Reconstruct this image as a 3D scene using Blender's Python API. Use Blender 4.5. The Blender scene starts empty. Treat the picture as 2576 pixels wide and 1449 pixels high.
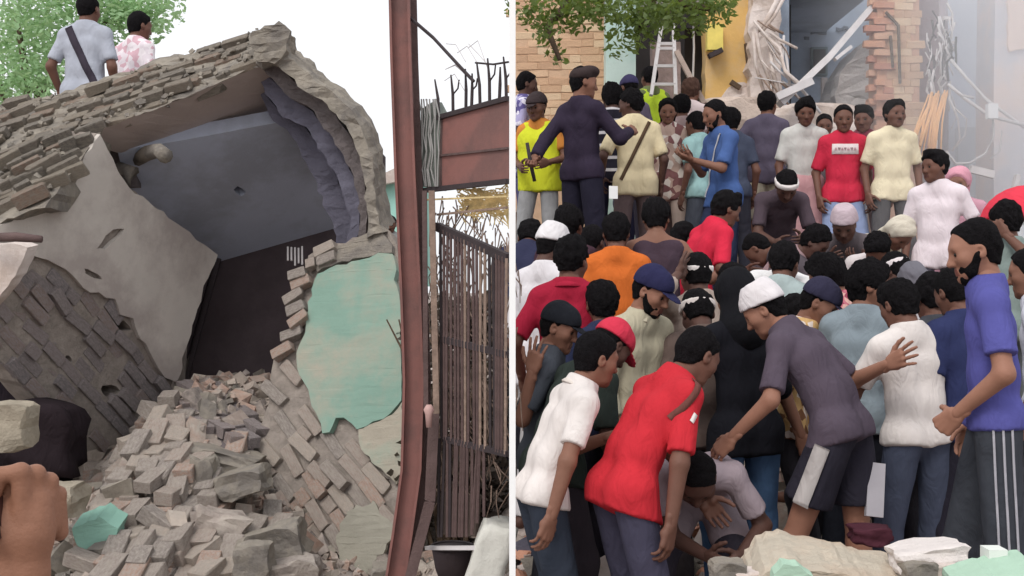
import bpy, bmesh, math, random
import numpy as np
from mathutils import Vector, Matrix
from mathutils.bvhtree import BVHTree
from mathutils.noise import fractal
from mathutils.geometry import tessellate_polygon

random.seed(7); RNG = np.random.default_rng(11)
SC = bpy.context.scene
COL = SC.collection
R = math.radians

# ------------------------------------------------------------------ camera, sky, sun, exposure
CZ, F = 1.7, 3000.0
cam = bpy.data.cameras.new('camera'); co = bpy.data.objects.new('camera', cam); COL.objects.link(co)
co.location = (0, 0, CZ); co.rotation_euler = (R(90), 0, 0)
cam.sensor_width = 36; cam.lens = 36 * F / 2576; cam.clip_start = 0.05; cam.clip_end = 800
SC.camera = co

SUN_EL, SUN_AZ = R(50), R(208)            # azimuth clockwise from +Y: behind the camera, slightly to the side
W = bpy.data.worlds.new('World'); SC.world = W; W.use_nodes = True
nt = W.node_tree; nt.nodes.clear()
sky = nt.nodes.new('ShaderNodeTexSky'); sky.sky_type = 'NISHITA'; sky.sun_disc = False
sky.sun_elevation = SUN_EL; sky.sun_rotation = SUN_AZ; sky.air_density = 1.0; sky.dust_density = 6.0; sky.ozone_density = 1.0
hs = nt.nodes.new('ShaderNodeHueSaturation'); hs.inputs['Saturation'].default_value = 0.22
bg = nt.nodes.new('ShaderNodeBackground'); bg.inputs['Strength'].default_value = 0.15
wo = nt.nodes.new('ShaderNodeOutputWorld')
nt.links.new(sky.outputs[0], hs.inputs['Color']); oc = nt.nodes.new('ShaderNodeMix'); oc.data_type = 'RGBA'; oc.inputs[0].default_value = 0.8; oc.inputs[7].default_value = (6.9, 7.0, 7.25, 1)   # an even white overcast over the clear sky
nt.links.new(hs.outputs[0], oc.inputs[6]); nt.links.new(oc.outputs[2], bg.inputs[0]); nt.links.new(bg.outputs[0], wo.inputs[0])
sl = bpy.data.lights.new('sun', 'SUN'); sl.energy = 1.15; sl.angle = R(20); sl.color = (1.0, 0.96, 0.9)
so = bpy.data.objects.new('sun', sl); COL.objects.link(so)
sd = Vector((math.sin(SUN_AZ) * math.cos(SUN_EL), math.cos(SUN_AZ) * math.cos(SUN_EL), math.sin(SUN_EL)))
so.rotation_euler = sd.to_track_quat('Z', 'Y').to_euler(); so.location = (0, 0, 20)
SC.cycles.volume_bounces = 3
SC.view_settings.view_transform = 'Standard'; SC.view_settings.look = 'None'
SC.view_settings.exposure = 0.22; SC.view_settings.gamma = 1.0; SC.view_settings.use_curve_mapping = False

# ------------------------------------------------------------------ helpers
def P(px, py, d):
    """a point of the place: picture column and row (2576 wide) at a depth in metres"""
    return Vector(((px - 1288) / F * d, d, CZ + (724.5 - py) / F * d))

def lin(r, g, b, k=1.0):
    def f(v):
        v /= 255.0
        return (v / 12.92 if v <= 0.04045 else ((v + 0.055) / 1.055) ** 2.4) * k
    return (min(f(r), .9), min(f(g), .9), min(f(b), .9), 1.0)

MATS = {}
def mat(name, col, rough=0.9, var=0.15, scale=6.0, bump=0.0, bscale=40.0, col2=None, mix_scale=None, mix_lo=.45, mix_hi=.6, spec=0.3, metal=0.0, detail=6):
    if name in MATS: return MATS[name]
    m = bpy.data.materials.new(name); m.use_nodes = True; N = m.node_tree.nodes; L = m.node_tree.links
    b = N['Principled BSDF']; b.inputs['Roughness'].default_value = rough; b.inputs['Specular IOR Level'].default_value = spec
    b.inputs['Metallic'].default_value = metal
    tc = N.new('ShaderNodeTexCoord'); src = tc.outputs['Object']
    no = N.new('ShaderNodeTexNoise'); no.inputs['Scale'].default_value = scale; no.inputs['Detail'].default_value = detail; no.inputs['Roughness'].default_value = .62
    L.new(src, no.inputs['Vector'])
    base = N.new('ShaderNodeMix'); base.data_type = 'RGBA'
    base.inputs[6].default_value = tuple(max(0, c * (1 - var)) for c in col[:3]) + (1,)
    base.inputs[7].default_value = tuple(min(.92, c * (1 + var)) for c in col[:3]) + (1,)
    rp = N.new('ShaderNodeMapRange'); rp.inputs['From Min'].default_value = .3; rp.inputs['From Max'].default_value = .7
    L.new(no.outputs['Fac'], rp.inputs['Value']); L.new(rp.outputs[0], base.inputs[0])
    out = base.outputs[2]
    if col2 is not None:
        n2 = N.new('ShaderNodeTexNoise'); n2.inputs['Scale'].default_value = mix_scale or 2.0; n2.inputs['Detail'].default_value = 8; n2.inputs['Roughness'].default_value = .65
        L.new(src, n2.inputs['Vector'])
        r2 = N.new('ShaderNodeMapRange'); r2.inputs['From Min'].default_value = mix_lo; r2.inputs['From Max'].default_value = mix_hi
        L.new(n2.outputs['Fac'], r2.inputs['Value'])
        mx = N.new('ShaderNodeMix'); mx.data_type = 'RGBA'; mx.inputs[7].default_value = col2
        L.new(r2.outputs[0], mx.inputs[0]); L.new(out, mx.inputs[6]); out = mx.outputs[2]
    L.new(out, b.inputs['Base Color'])
    if bump > 0:
        n3 = N.new('ShaderNodeTexNoise'); n3.inputs['Scale'].default_value = bscale; n3.inputs['Detail'].default_value = 7; n3.inputs['Roughness'].default_value = .7
        L.new(src, n3.inputs['Vector'])
        bp = N.new('ShaderNodeBump'); bp.inputs['Strength'].default_value = min(1, bump); bp.inputs['Distance'].default_value = 0.02
        L.new(n3.outputs['Fac'], bp.inputs['Height']); L.new(bp.outputs[0], b.inputs['Normal'])
    MATS[name] = m
    return m

def fabric(r, g, b, k=1.0):
    nm = 'fabric_%d_%d_%d_%d' % (r, g, b, int(k * 100))
    if nm in MATS: return MATS[nm]
    m = mat(nm, lin(r, g, b, k * .87), rough=.92, var=.10, scale=5, bump=.07, bscale=45, spec=.10); N = m.node_tree.nodes; L = m.node_tree.links
    bp = [n for n in N if n.type == 'BUMP'][0]; tc = [n for n in N if n.type == 'TEX_COORD'][0]
    mp = N.new('ShaderNodeMapping'); mp.inputs['Scale'].default_value = (7, 7, 3.2); mp.inputs['Rotation'].default_value = (.35, .5, 0); L.new(tc.outputs['Object'], mp.inputs[0])
    no = N.new('ShaderNodeTexNoise'); no.inputs['Scale'].default_value = 1.6; no.inputs['Detail'].default_value = 3; no.inputs['Distortion'].default_value = 1.4; L.new(mp.outputs[0], no.inputs['Vector'])
    b2 = N.new('ShaderNodeBump'); b2.inputs['Strength'].default_value = .34; b2.inputs['Distance'].default_value = .05
    L.new(no.outputs['Fac'], b2.inputs['Height']); L.new(b2.outputs[0], bp.inputs['Normal'])
    return m

def stripes(name, c1, c2, scale, duty=.5, axis=2):
    if name in MATS: return MATS[name]
    m = fabric(1, 2, 3).copy(); m.name = name; N = m.node_tree.nodes; L = m.node_tree.links
    b = N['Principled BSDF']; tc = N.new('ShaderNodeTexCoord'); sp = N.new('ShaderNodeSeparateXYZ'); L.new(tc.outputs['Object'], sp.inputs[0])
    mu = N.new('ShaderNodeMath'); mu.operation = 'MULTIPLY'; mu.inputs[1].default_value = scale; L.new(sp.outputs[axis], mu.inputs[0])
    fr = N.new('ShaderNodeMath'); fr.operation = 'FRACT'; L.new(mu.outputs[0], fr.inputs[0])
    lt = N.new('ShaderNodeMath'); lt.operation = 'LESS_THAN'; lt.inputs[1].default_value = duty; L.new(fr.outputs[0], lt.inputs[0])
    mx = N.new('ShaderNodeMix'); mx.data_type = 'RGBA'; mx.inputs[6].default_value = c1; mx.inputs[7].default_value = c2
    L.new(lt.outputs[0], mx.inputs[0]); L.new(mx.outputs[2], b.inputs['Base Color'])
    MATS[name] = m; return m

def print_cloth(name, c1, c2, c3, scale):
    if name in MATS: return MATS[name]
    m = fabric(1, 2, 3).copy(); m.name = name; N = m.node_tree.nodes; L = m.node_tree.links
    b = N['Principled BSDF']; tc = N.new('ShaderNodeTexCoord'); vo = N.new('ShaderNodeTexVoronoi'); vo.inputs['Scale'].default_value = scale
    L.new(tc.outputs['Object'], vo.inputs['Vector'])
    cr = N.new('ShaderNodeValToRGB'); cr.color_ramp.interpolation = 'CONSTANT'
    cr.color_ramp.elements[0].color = c1; cr.color_ramp.elements[1].position = .4; cr.color_ramp.elements[1].color = c2
    e = cr.color_ramp.elements.new(.72); e.color = c3
    sp = N.new('ShaderNodeSeparateColor'); L.new(vo.outputs['Color'], sp.inputs[0]); L.new(sp.outputs[0], cr.inputs[0])
    L.new(cr.outputs[0], b.inputs['Base Color']); MATS[name] = m; return m

ORIG = {}
def tag(o, label=None, cat=None, group=None, kind=None):
    if label: o['label'] = label
    if cat: o['category'] = cat
    if group: o['group'] = group
    if kind: o['kind'] = kind
    return o

def empty(name, loc, label, cat, group=None):
    o = bpy.data.objects.new(name, None); COL.objects.link(o); o.location = loc; o.empty_display_size = .1
    ORIG[o.name] = Matrix.Translation(loc)
    return tag(o, label, cat, group)

def place(o, M, parent=None):
    COL.objects.link(o); ORIG[o.name] = M
    if parent is not None:
        o.parent = parent; o.matrix_parent_inverse = ORIG[parent.name].inverted()
    o.matrix_basis = M
    return o

def raw_mesh(name, V, Fq, m=None, smooth=False, mi=None):
    me = bpy.data.meshes.new(name)
    V = np.asarray(V, dtype=np.float32)
    if isinstance(Fq, np.ndarray):
        n, k = Fq.shape
        me.vertices.add(len(V)); me.vertices.foreach_set('co', V.ravel())
        me.loops.add(n * k); me.loops.foreach_set('vertex_index', Fq.astype(np.int32).ravel())
        me.polygons.add(n); me.polygons.foreach_set('loop_start', np.arange(0, n * k, k, dtype=np.int32))
        me.update(calc_edges=True)
    else:
        me.from_pydata(V.tolist(), [], [list(f) for f in Fq]); me.update()
    ms = m if isinstance(m, (list, tuple)) else ([m] if m else [])
    for x in ms: me.materials.append(x)
    if mi is not None: me.polygons.foreach_set('material_index', np.asarray(mi, dtype=np.int32))
    me.polygons.foreach_set('use_smooth', np.full(len(me.polygons), bool(smooth)))
    return me

def mk(name, V, Fq, m, parent=None, smooth=False, mi=None):
    V = np.asarray([tuple(v) for v in V], dtype=np.float64) if not isinstance(V, np.ndarray) else V
    c = (V.min(0) + V.max(0)) / 2
    me = raw_mesh(name, V - c, Fq, m, smooth, mi)
    return place(bpy.data.objects.new(name, me), Matrix.Translation(Vector(c)), parent)

class MB:
    """collects vertices and faces of one mesh"""
    def __init__(s): s.V = []; s.F = []
    def add(s, V, Fs):
        n = len(s.V); s.V += [tuple(v) for v in V]; s.F += [tuple(i + n for i in f) for f in Fs]
    def box(s, c, ax, ay, az):
        c = Vector(c); V = [c + ax * i + ay * j + az * k for i in (-1, 1) for j in (-1, 1) for k in (-1, 1)]
        s.add(V, [(0, 1, 3, 2), (4, 6, 7, 5), (0, 4, 5, 1), (2, 3, 7, 6), (0, 2, 6, 4), (1, 5, 7, 3)])
    def bar(s, a, b, w, h, up=Vector((0, 1, 0))):
        a = Vector(a); b = Vector(b); t = (b - a).normalized(); x = t.cross(up)
        if x.length < 1e-4: x = t.cross(Vector((1, 0, 0)))
        x.normalize(); y = x.cross(t).normalized()
        s.box((a + b) / 2, (b - a) / 2, x * w / 2, y * h / 2)
    def tube(s, pts, rs, n=8, cap=True):
        pts = [Vector(p) for p in pts]
        if not isinstance(rs, (list, tuple)): rs = [rs] * len(pts)
        base = len(s.V); up = Vector((.31, .2, .93))
        for i, p in enumerate(pts):
            t = (pts[min(i + 1, len(pts) - 1)] - pts[max(i - 1, 0)]).normalized()
            x = t.cross(up)
            if x.length < .05: x = t.cross(Vector((1, 0, 0)))
            x.normalize(); y = t.cross(x)
            for j in range(n):
                a = 2 * math.pi * j / n; s.V.append(tuple(p + (x * math.cos(a) + y * math.sin(a)) * rs[i]))
        for i in range(len(pts) - 1):
            for j in range(n):
                a = base + i * n + j; b = base + i * n + (j + 1) % n
                s.F.append((a, b, b + n, a + n))
        if cap:
            s.F.append(tuple(base + j for j in range(n))[::-1]); s.F.append(tuple(base + (len(pts) - 1) * n + j for j in range(n)))
    def build(s, name, m, parent=None, smooth=False):
        return mk(name, np.array(s.V), s.F, m, parent, smooth)

class Plane:
    def __init__(s, a, b, c):
        s.o = P(*a); s.n = (P(*b) - s.o).cross(P(*c) - s.o).normalized()
        if s.n.dot(Vector((0, 0, CZ)) - s.o) < 0: s.n = -s.n
    def hit(s, px, py):
        r = P(px, py, 1.0) - Vector((0, 0, CZ)); o = Vector((0, 0, CZ))
        return o + r * ((s.o - o).dot(s.n) / r.dot(s.n))

def jag(poly, step=22, amp=6, rnd=random):
    out = []
    for i, a in enumerate(poly):
        b = poly[(i + 1) % len(poly)]; L = math.hypot(b[0] - a[0], b[1] - a[1]); n = max(1, int(L / step))
        for k in range(n):
            t = k / n; j = amp if k else amp * .3
            out.append((a[0] + (b[0] - a[0]) * t + rnd.uniform(-j, j), a[1] + (b[1] - a[1]) * t + rnd.uniform(-j, j)))
    return out

def prism(name, pts, vec, m, parent=None, holes=(), relief=None):
    """a solid of real thickness from an outline in a plane; holes go right through"""
    loops = [list(pts)] + [list(h) for h in holes]
    tri = tessellate_polygon(loops)
    V = [p for lp in loops for p in lp]; n = len(V); vec = Vector(vec)
    Fs = [tuple(t) for t in tri] + [tuple(i + n for i in t)[::-1] for t in tri]
    k = 0
    for lp in loops:
        for i in range(len(lp)):
            a, b = k + i, k + (i + 1) % len(lp); Fs.append((a, b, b + n, a + n))
        k += len(lp)
    bm = bmesh.new(); vs = [bm.verts.new(v) for v in V + [v + vec for v in V]]
    for f in Fs:
        try: bm.faces.new([vs[i] for i in f])
        except ValueError: pass
    bmesh.ops.recalc_face_normals(bm, faces=bm.faces)
    if relief:
        step, amp = relief
        for _ in range(6):
            es = [e for e in bm.edges if e.calc_length() > step]
            if not es or len(bm.faces) > 9000: break
            bmesh.ops.subdivide_edges(bm, edges=es, cuts=1)
            bmesh.ops.triangulate(bm, faces=[f for f in bm.faces if len(f.verts) > 4])
        bm.normal_update(); mv = []
        for v in bm.verts:
            d = fractal(v.co * 5.0, .9, 2.1, 4) * .75 + fractal(v.co * 19.0, .8, 2.0, 2) * .30
            mv.append(v.normal * d * amp * 1.5 + Vector((random.uniform(-1, 1), random.uniform(-1, 1), random.uniform(-1, 1))) * amp * .22)
        for v, m_ in zip(bm.verts, mv): v.co += m_
    c = Vector((0, 0, 0))
    for v in bm.verts: c += v.co
    c /= len(bm.verts)
    for v in bm.verts: v.co -= c
    me = bpy.data.meshes.new(name); bm.to_mesh(me); bm.free(); me.materials.append(m)
    return place(bpy.data.objects.new(name, me), Matrix.Translation(c), parent)

def inpoly(x, y, poly):
    c = False; j = len(poly) - 1
    for i in range(len(poly)):
        xi, yi = poly[i]; xj, yj = poly[j]
        if (yi > y) != (yj > y) and x < (xj - xi) * (y - yi) / (yj - yi) + xi: c = not c
        j = i
    return c

# brick pieces: a few worn variants, unit size, shared by every brick
def worn_box(seed, jit=.05, cuts=1):
    r = random.Random(seed); bm = bmesh.new(); bmesh.ops.create_cube(bm, size=1)
    bmesh.ops.bevel(bm, geom=list(bm.edges), offset=.055, segments=1, affect='EDGES')
    for v in bm.verts:
        v.co += Vector((r.uniform(-1, 1) * jit * .5, r.uniform(-1, 1) * jit, r.uniform(-1, 1) * jit))
    if r.random() < .5:
        c = Vector((r.choice((-.5, .5)), r.choice((-.5, .5)), r.choice((-.5, .5))))
        for v in bm.verts:
            if (v.co - c).length < .3: v.co += (-c) * r.uniform(.1, .35)
    me = bpy.data.meshes.new('brick'); bm.to_mesh(me); bm.free(); return me
BRICK_SHAPES = [worn_box(i) for i in range(9)]
BRICK_CACHE = {}
def brick_mesh(i, m):
    k = (i, m.name)
    if k not in BRICK_CACHE:
        me = BRICK_SHAPES[i].copy(); me.materials.append(m); BRICK_CACHE[k] = me
    return BRICK_CACHE[k]

def frame(c, x, y, z, sx=1, sy=1, sz=1):
    x = x.normalized() * sx; y = y.normalized() * sy; z = z.normalized() * sz
    return Matrix(((x.x, y.x, z.x, c.x), (x.y, y.y, z.y, c.y), (x.z, y.z, z.z, c.z), (0, 0, 0, 1)))

def lay_bricks(poly, pl, a, dirpx, L, H, D, parent, mats, gap=.012, jit=.006, skip=.06, proud=.0, tilt=3, bond=.5, avoid=(), name='brick'):
    """courses of separate bricks in a plane, along a direction of the picture, inside an outline"""
    o = pl.hit(*a); u = (pl.hit(a[0] + dirpx[0], a[1] + dirpx[1]) - o).normalized(); v = pl.n.cross(u).normalized()
    q = [((pl.hit(*p) - o).dot(u), (pl.hit(*p) - o).dot(v)) for p in poly]
    u0, u1 = min(p[0] for p in q), max(p[0] for p in q); v0, v1 = min(p[1] for p in q), max(p[1] for p in q)
    av = [((pl.hit(p[0], p[1]) - o).dot(u), (pl.hit(p[0], p[1]) - o).dot(v), p[2]) for p in avoid]
    n = 0; row = 0; y = v0 + H / 2
    while y < v1:
        x = u0 - L * bond * (row % 2) + random.uniform(-.2, .2) * L * .2
        while x < u1 + L:
            l = L * (random.uniform(.92, 1.06) if random.random() < .8 else .52)
            cx = x + l / 2
            if inpoly(cx, y, q) and random.random() > skip and all((cx - ax) ** 2 + (y - ay) ** 2 > ar * ar for ax, ay, ar in av):
                rx = Matrix.Rotation(R(random.gauss(0, tilt)), 3, pl.n)
                ru = rx @ u; rv = rx @ v; rn = (pl.n + u * random.gauss(0, .03) + v * random.gauss(0, .05)).normalized()
                c = o + u * cx + v * (y + random.gauss(0, jit)) + pl.n * (proud + random.gauss(0, jit * 1.6))
                ob = bpy.data.objects.new(name, brick_mesh(random.randrange(9), random.choice(mats)))
                place(ob, frame(c, ru, rv, rn, l - gap, H - gap, D), parent); n += 1
            x += l
        y += H; row += 1
    return n

# ------------------------------------------------------------------ solid modelling by distance fields (bodies, clothes, heads, hands)
def snet(xs, ys, zs, D):
    S = D < 0
    cnt = np.zeros(tuple(n - 1 for n in D.shape), dtype=np.int8)
    offs = [(i, j, k) for i in (0, 1) for j in (0, 1) for k in (0, 1)]
    nx, ny, nz = D.shape
    for i, j, k in offs: cnt += S[i:nx - 1 + i, j:ny - 1 + j, k:nz - 1 + k]
    act = (cnt > 0) & (cnt < 8); ii = np.argwhere(act)
    idx = np.full(act.shape, -1, dtype=np.int32); idx[act] = np.arange(len(ii))
    val = np.stack([D[ii[:, 0] + i, ii[:, 1] + j, ii[:, 2] + k] for i, j, k in offs], 1)
    acc = np.zeros((len(ii), 3)); w = np.zeros(len(ii)); of = np.array(offs, dtype=float)
    for a in range(8):
        for b in range(a + 1, 8):
            if np.abs(of[a] - of[b]).sum() != 1: continue
            da, db = val[:, a], val[:, b]; m = (da < 0) != (db < 0)
            t = np.where(m, da / np.where(m, da - db, 1), 0)
            acc += (of[a] + t[:, None] * (of[b] - of[a])) * m[:, None]; w += m
    p = acc / w[:, None]
    V = np.stack([ax[ii[:, q]] + (ax[ii[:, q] + 1] - ax[ii[:, q]]) * p[:, q] for q, ax in enumerate((xs, ys, zs))], 1)
    Q = []
    e = S[:-1, 1:-1, 1:-1] != S[1:, 1:-1, 1:-1]; g = np.argwhere(e); s = S[:-1, 1:-1, 1:-1][e]
    a = np.stack([idx[g[:, 0], g[:, 1], g[:, 2]], idx[g[:, 0], g[:, 1] + 1, g[:, 2]], idx[g[:, 0], g[:, 1] + 1, g[:, 2] + 1], idx[g[:, 0], g[:, 1], g[:, 2] + 1]], 1)
    Q.append(np.where(s[:, None], a, a[:, ::-1]))
    e = S[1:-1, :-1, 1:-1] != S[1:-1, 1:, 1:-1]; g = np.argwhere(e); s = S[1:-1, :-1, 1:-1][e]
    a = np.stack([idx[g[:, 0], g[:, 1], g[:, 2]], idx[g[:, 0], g[:, 1], g[:, 2] + 1], idx[g[:, 0] + 1, g[:, 1], g[:, 2] + 1], idx[g[:, 0] + 1, g[:, 1], g[:, 2]]], 1)
    Q.append(np.where(s[:, None], a, a[:, ::-1]))
    e = S[1:-1, 1:-1, :-1] != S[1:-1, 1:-1, 1:]; g = np.argwhere(e); s = S[1:-1, 1:-1, :-1][e]
    a = np.stack([idx[g[:, 0], g[:, 1], g[:, 2]], idx[g[:, 0] + 1, g[:, 1], g[:, 2]], idx[g[:, 0] + 1, g[:, 1] + 1, g[:, 2]], idx[g[:, 0], g[:, 1] + 1, g[:, 2]]], 1)
    Q.append(np.where(s[:, None], a, a[:, ::-1]))
    Q = np.concatenate(Q); Q = Q[(Q >= 0).all(1)]
    return V, Q

class Field:
    def __init__(s): s.prims = []
    def cone(s, a, b, ra, rb, k=.03, flat=None, cuts=(), sub=False):
        s.prims.append((np.array(a, float), np.array(b, float), ra, rb, k, flat, cuts, sub))
    def ball(s, a, r, k=.03, flat=None, cuts=(), sub=False): s.cone(a, a, r, r, k, flat, cuts, sub)
    def mesh(s, res, disp=None, cuts=()):
        lo = np.min([np.minimum(p[0], p[1]) - max(p[2], p[3]) * 1.35 for p in s.prims if not p[7]], 0) - .04
        hi = np.max([np.maximum(p[0], p[1]) + max(p[2], p[3]) * 1.35 for p in s.prims if not p[7]], 0) + .04
        ax = [np.arange(lo[q], hi[q] + res, res) for q in range(3)]
        D = np.full(tuple(len(a) for a in ax), .08, dtype=np.float32)
        for a, b, ra, rb, k, flat, cs, sub in s.prims:
            m = max(ra, rb) * (1.35 if flat else 1.0) + k + 3 * res
            sl = []
            for q in range(3):
                i0 = max(0, int((min(a[q], b[q]) - m - lo[q]) / res)); i1 = min(len(ax[q]), int((max(a[q], b[q]) + m - lo[q]) / res) + 2); sl.append(slice(i0, i1))
            if any(z.stop <= z.start for z in sl): continue
            X = (ax[0][sl[0]].astype(np.float32)[:, None, None], ax[1][sl[1]].astype(np.float32)[None, :, None], ax[2][sl[2]].astype(np.float32)[None, None, :])
            ba = b - a; L2 = float(ba @ ba)
            px, py, pz = X[0] - np.float32(a[0]), X[1] - np.float32(a[1]), X[2] - np.float32(a[2])
            if L2 > 1e-9:
                t = np.clip((px * ba[0] + py * ba[1] + pz * ba[2]) / L2, 0, 1).astype(np.float32)
                qx, qy, qz = px - t * np.float32(ba[0]), py - t * np.float32(ba[1]), pz - t * np.float32(ba[2]); rr = ra + (rb - ra) * t
            else: qx, qy, qz = px, py, pz; rr = ra
            d2 = qx * qx + qy * qy + qz * qz
            for fl in ([] if not flat else (flat if isinstance(flat, list) else [flat])):
                n, f = fl; c = qx * np.float32(n[0]) + qy * np.float32(n[1]) + qz * np.float32(n[2]); d2 = d2 + c * c * np.float32(1 / (f * f) - 1)
            d = np.sqrt(np.maximum(d2, 1e-10)) - rr
            for pt, n in cs: d = np.maximum(d, (X[0] - np.float32(pt[0])) * np.float32(n[0]) + (X[1] - np.float32(pt[1])) * np.float32(n[1]) + (X[2] - np.float32(pt[2])) * np.float32(n[2]))
            B = D[sl[0], sl[1], sl[2]]
            if sub:
                d = -d; h = np.clip(.5 - .5 * (B - d) / k, 0, 1); D[sl[0], sl[1], sl[2]] = B + (d - B) * h + k * h * (1 - h)
            else:
                h = np.clip(.5 + .5 * (B - d) / k, 0, 1); D[sl[0], sl[1], sl[2]] = B + (d - B) * h - k * h * (1 - h)
        for pt, n in cuts:
            D = np.maximum(D, ((ax[0] - pt[0]) * n[0])[:, None, None].astype(np.float32) + ((ax[1] - pt[1]) * n[1])[None, :, None].astype(np.float32) + ((ax[2] - pt[2]) * n[2])[None, None, :].astype(np.float32))
        if disp is not None:
            near = np.abs(D) < .05
            g = np.argwhere(near); D[near] += disp(ax[0][g[:, 0]], ax[1][g[:, 1]], ax[2][g[:, 2]]).astype(np.float32)
        return snet(ax[0], ax[1], ax[2], D)

def folds(seed, amp, fr=9.0):
    r = np.random.default_rng(seed); ks = r.normal(0, 1, (5, 3)); ks /= np.linalg.norm(ks, axis=1)[:, None]; ks *= (fr * np.array([.8, 1.2, 1.7, 2.6, 3.6]))[:, None]; ph = r.uniform(0, 6, 5)
    ks[:, 2] *= .55
    def f(x, y, z):
        w = np.sin(x * 7 + z * 5 + ph[0]) * .9
        o = 0
        for i in range(5):
            q = np.sin(ks[i, 0] * x + ks[i, 1] * y + ks[i, 2] * z + ph[i] + w); o = o + (1 - 2 * np.abs(q)) * (1.0, .9, .6, .25, .1)[i]
        return -amp * np.maximum(0, o * .42 + .55)
    return f

# ------------------------------------------------------------------ heads, hair, hats, hands (local: x right, y forward, z up; origin in the head's middle)
def head_core(f, o=0.0):
    f.cone((0, -.022, .042), (0, .012, .035), .078 + o, .074 + o, .03, ((0, 0, 1), 1.06))
    f.cone((0, .03, -.01), (0, .040, -.078), .064 + o, .040 + o, .04)

def build_head(res, seed):
    r = random.Random(seed + 40); f = Field(); head_core(f); jw = r.uniform(-.007, .008); ck = r.uniform(-.004, .006)
    f.cone((-.040 - jw, .036, -.03), (-.03 - jw, .05, -.075), .034, .026, .03); f.cone((.040 + jw, .036, -.03), (.03 + jw, .05, -.075), .034, .026, .03)
    f.ball((0, .072, -.098), .019 + r.uniform(-.003, .004), .025)
    f.cone((-.036, .070, .026), (.036, .070, .026), .017, .017, .02)
    f.ball((-.045, .058, -.018), .022 + ck, .02); f.ball((.045, .058, -.018), .022 + ck, .02)
    f.ball((-.033, .096, .004), .015, .014, sub=True); f.ball((.033, .096, .004), .015, .014, sub=True)
    nw = r.uniform(.9, 1.2)
    f.cone((0, .084, .012), (0, .105, -.030), .0085, .0135 * nw, .012); f.ball((-.013 * nw, .092, -.034), .009, .01); f.ball((.013 * nw, .092, -.034), .009, .01)
    f.cone((-.02, .082, -.060), (.02, .082, -.060), .0095, .0095, .008); f.cone((-.017, .081, -.072), (.017, .081, -.072), .0095, .0095, .008)
    f.cone((-.03, .096, -.066), (.03, .096, -.066), .003, .003, .006, sub=True)
    for s in (-1, 1):
        f.ball((s * .079, -.006, -.004), .030, .006, [((1, 0, .0), .36), ((0, 1, 0), .66)])
        f.ball((s * .090, .000, .002), .012, .006, sub=True)
    f.cone((0, -.014, -.05), (0, -.022, -.110), .054, .052, .03)
    V, Q = f.mesh(res); mi = np.zeros(len(Q), dtype=np.int32)
    c = V[Q].mean(1); lips = (np.abs(c[:, 0]) < .026) & (c[:, 1] > .078) & (np.abs(c[:, 2] + .066) < .012); mi[lips] = 3
    parts = [(V, Q, mi)]
    for s in (-1, 1):   # eyeballs and brows
        th = np.linspace(0, np.pi, 7); ph = np.linspace(0, 2 * np.pi, 10, endpoint=False); ev = []; eq = []; em = []
        for t in th:
            for p in ph: ev.append((s * .033 + .0145 * math.sin(t) * math.cos(p), .0745 + .0145 * math.cos(t), .004 + .0105 * math.sin(t) * math.sin(p)))
        for i in range(6):
            for j in range(10):
                eq.append((i * 10 + j, i * 10 + (j + 1) % 10, (i + 1) * 10 + (j + 1) % 10, (i + 1) * 10 + j)[::-1]); em.append(2 if i < 2 else 1)
        parts.append((np.array(ev), np.array(eq), np.array(em)))
        g = Field(); g.cone((s * .015, .090, .024), (s * .046, .078, .027), .0052, .0036, .004); gv, gq = g.mesh(.004); parts.append((gv, gq, np.full(len(gq), 2)))
    n = 0; VV, QQ, MM = [], [], []
    for v, q, m in parts: VV.append(v); QQ.append(q + n); MM.append(m); n += len(v)
    return np.concatenate(VV), np.concatenate(QQ), np.concatenate(MM)

def hair_noise(seed, amp, fr):
    r = np.random.default_rng(seed); K = r.normal(0, fr, (7, 3)); ph = r.uniform(0, 6, 7)
    def f(x, y, z):
        o = 0
        for i in range(7): o = o + np.sin(K[i, 0] * x + K[i, 1] * y + K[i, 2] * z * .6 + ph[i])
        return -amp * o / 3
    return f

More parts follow.
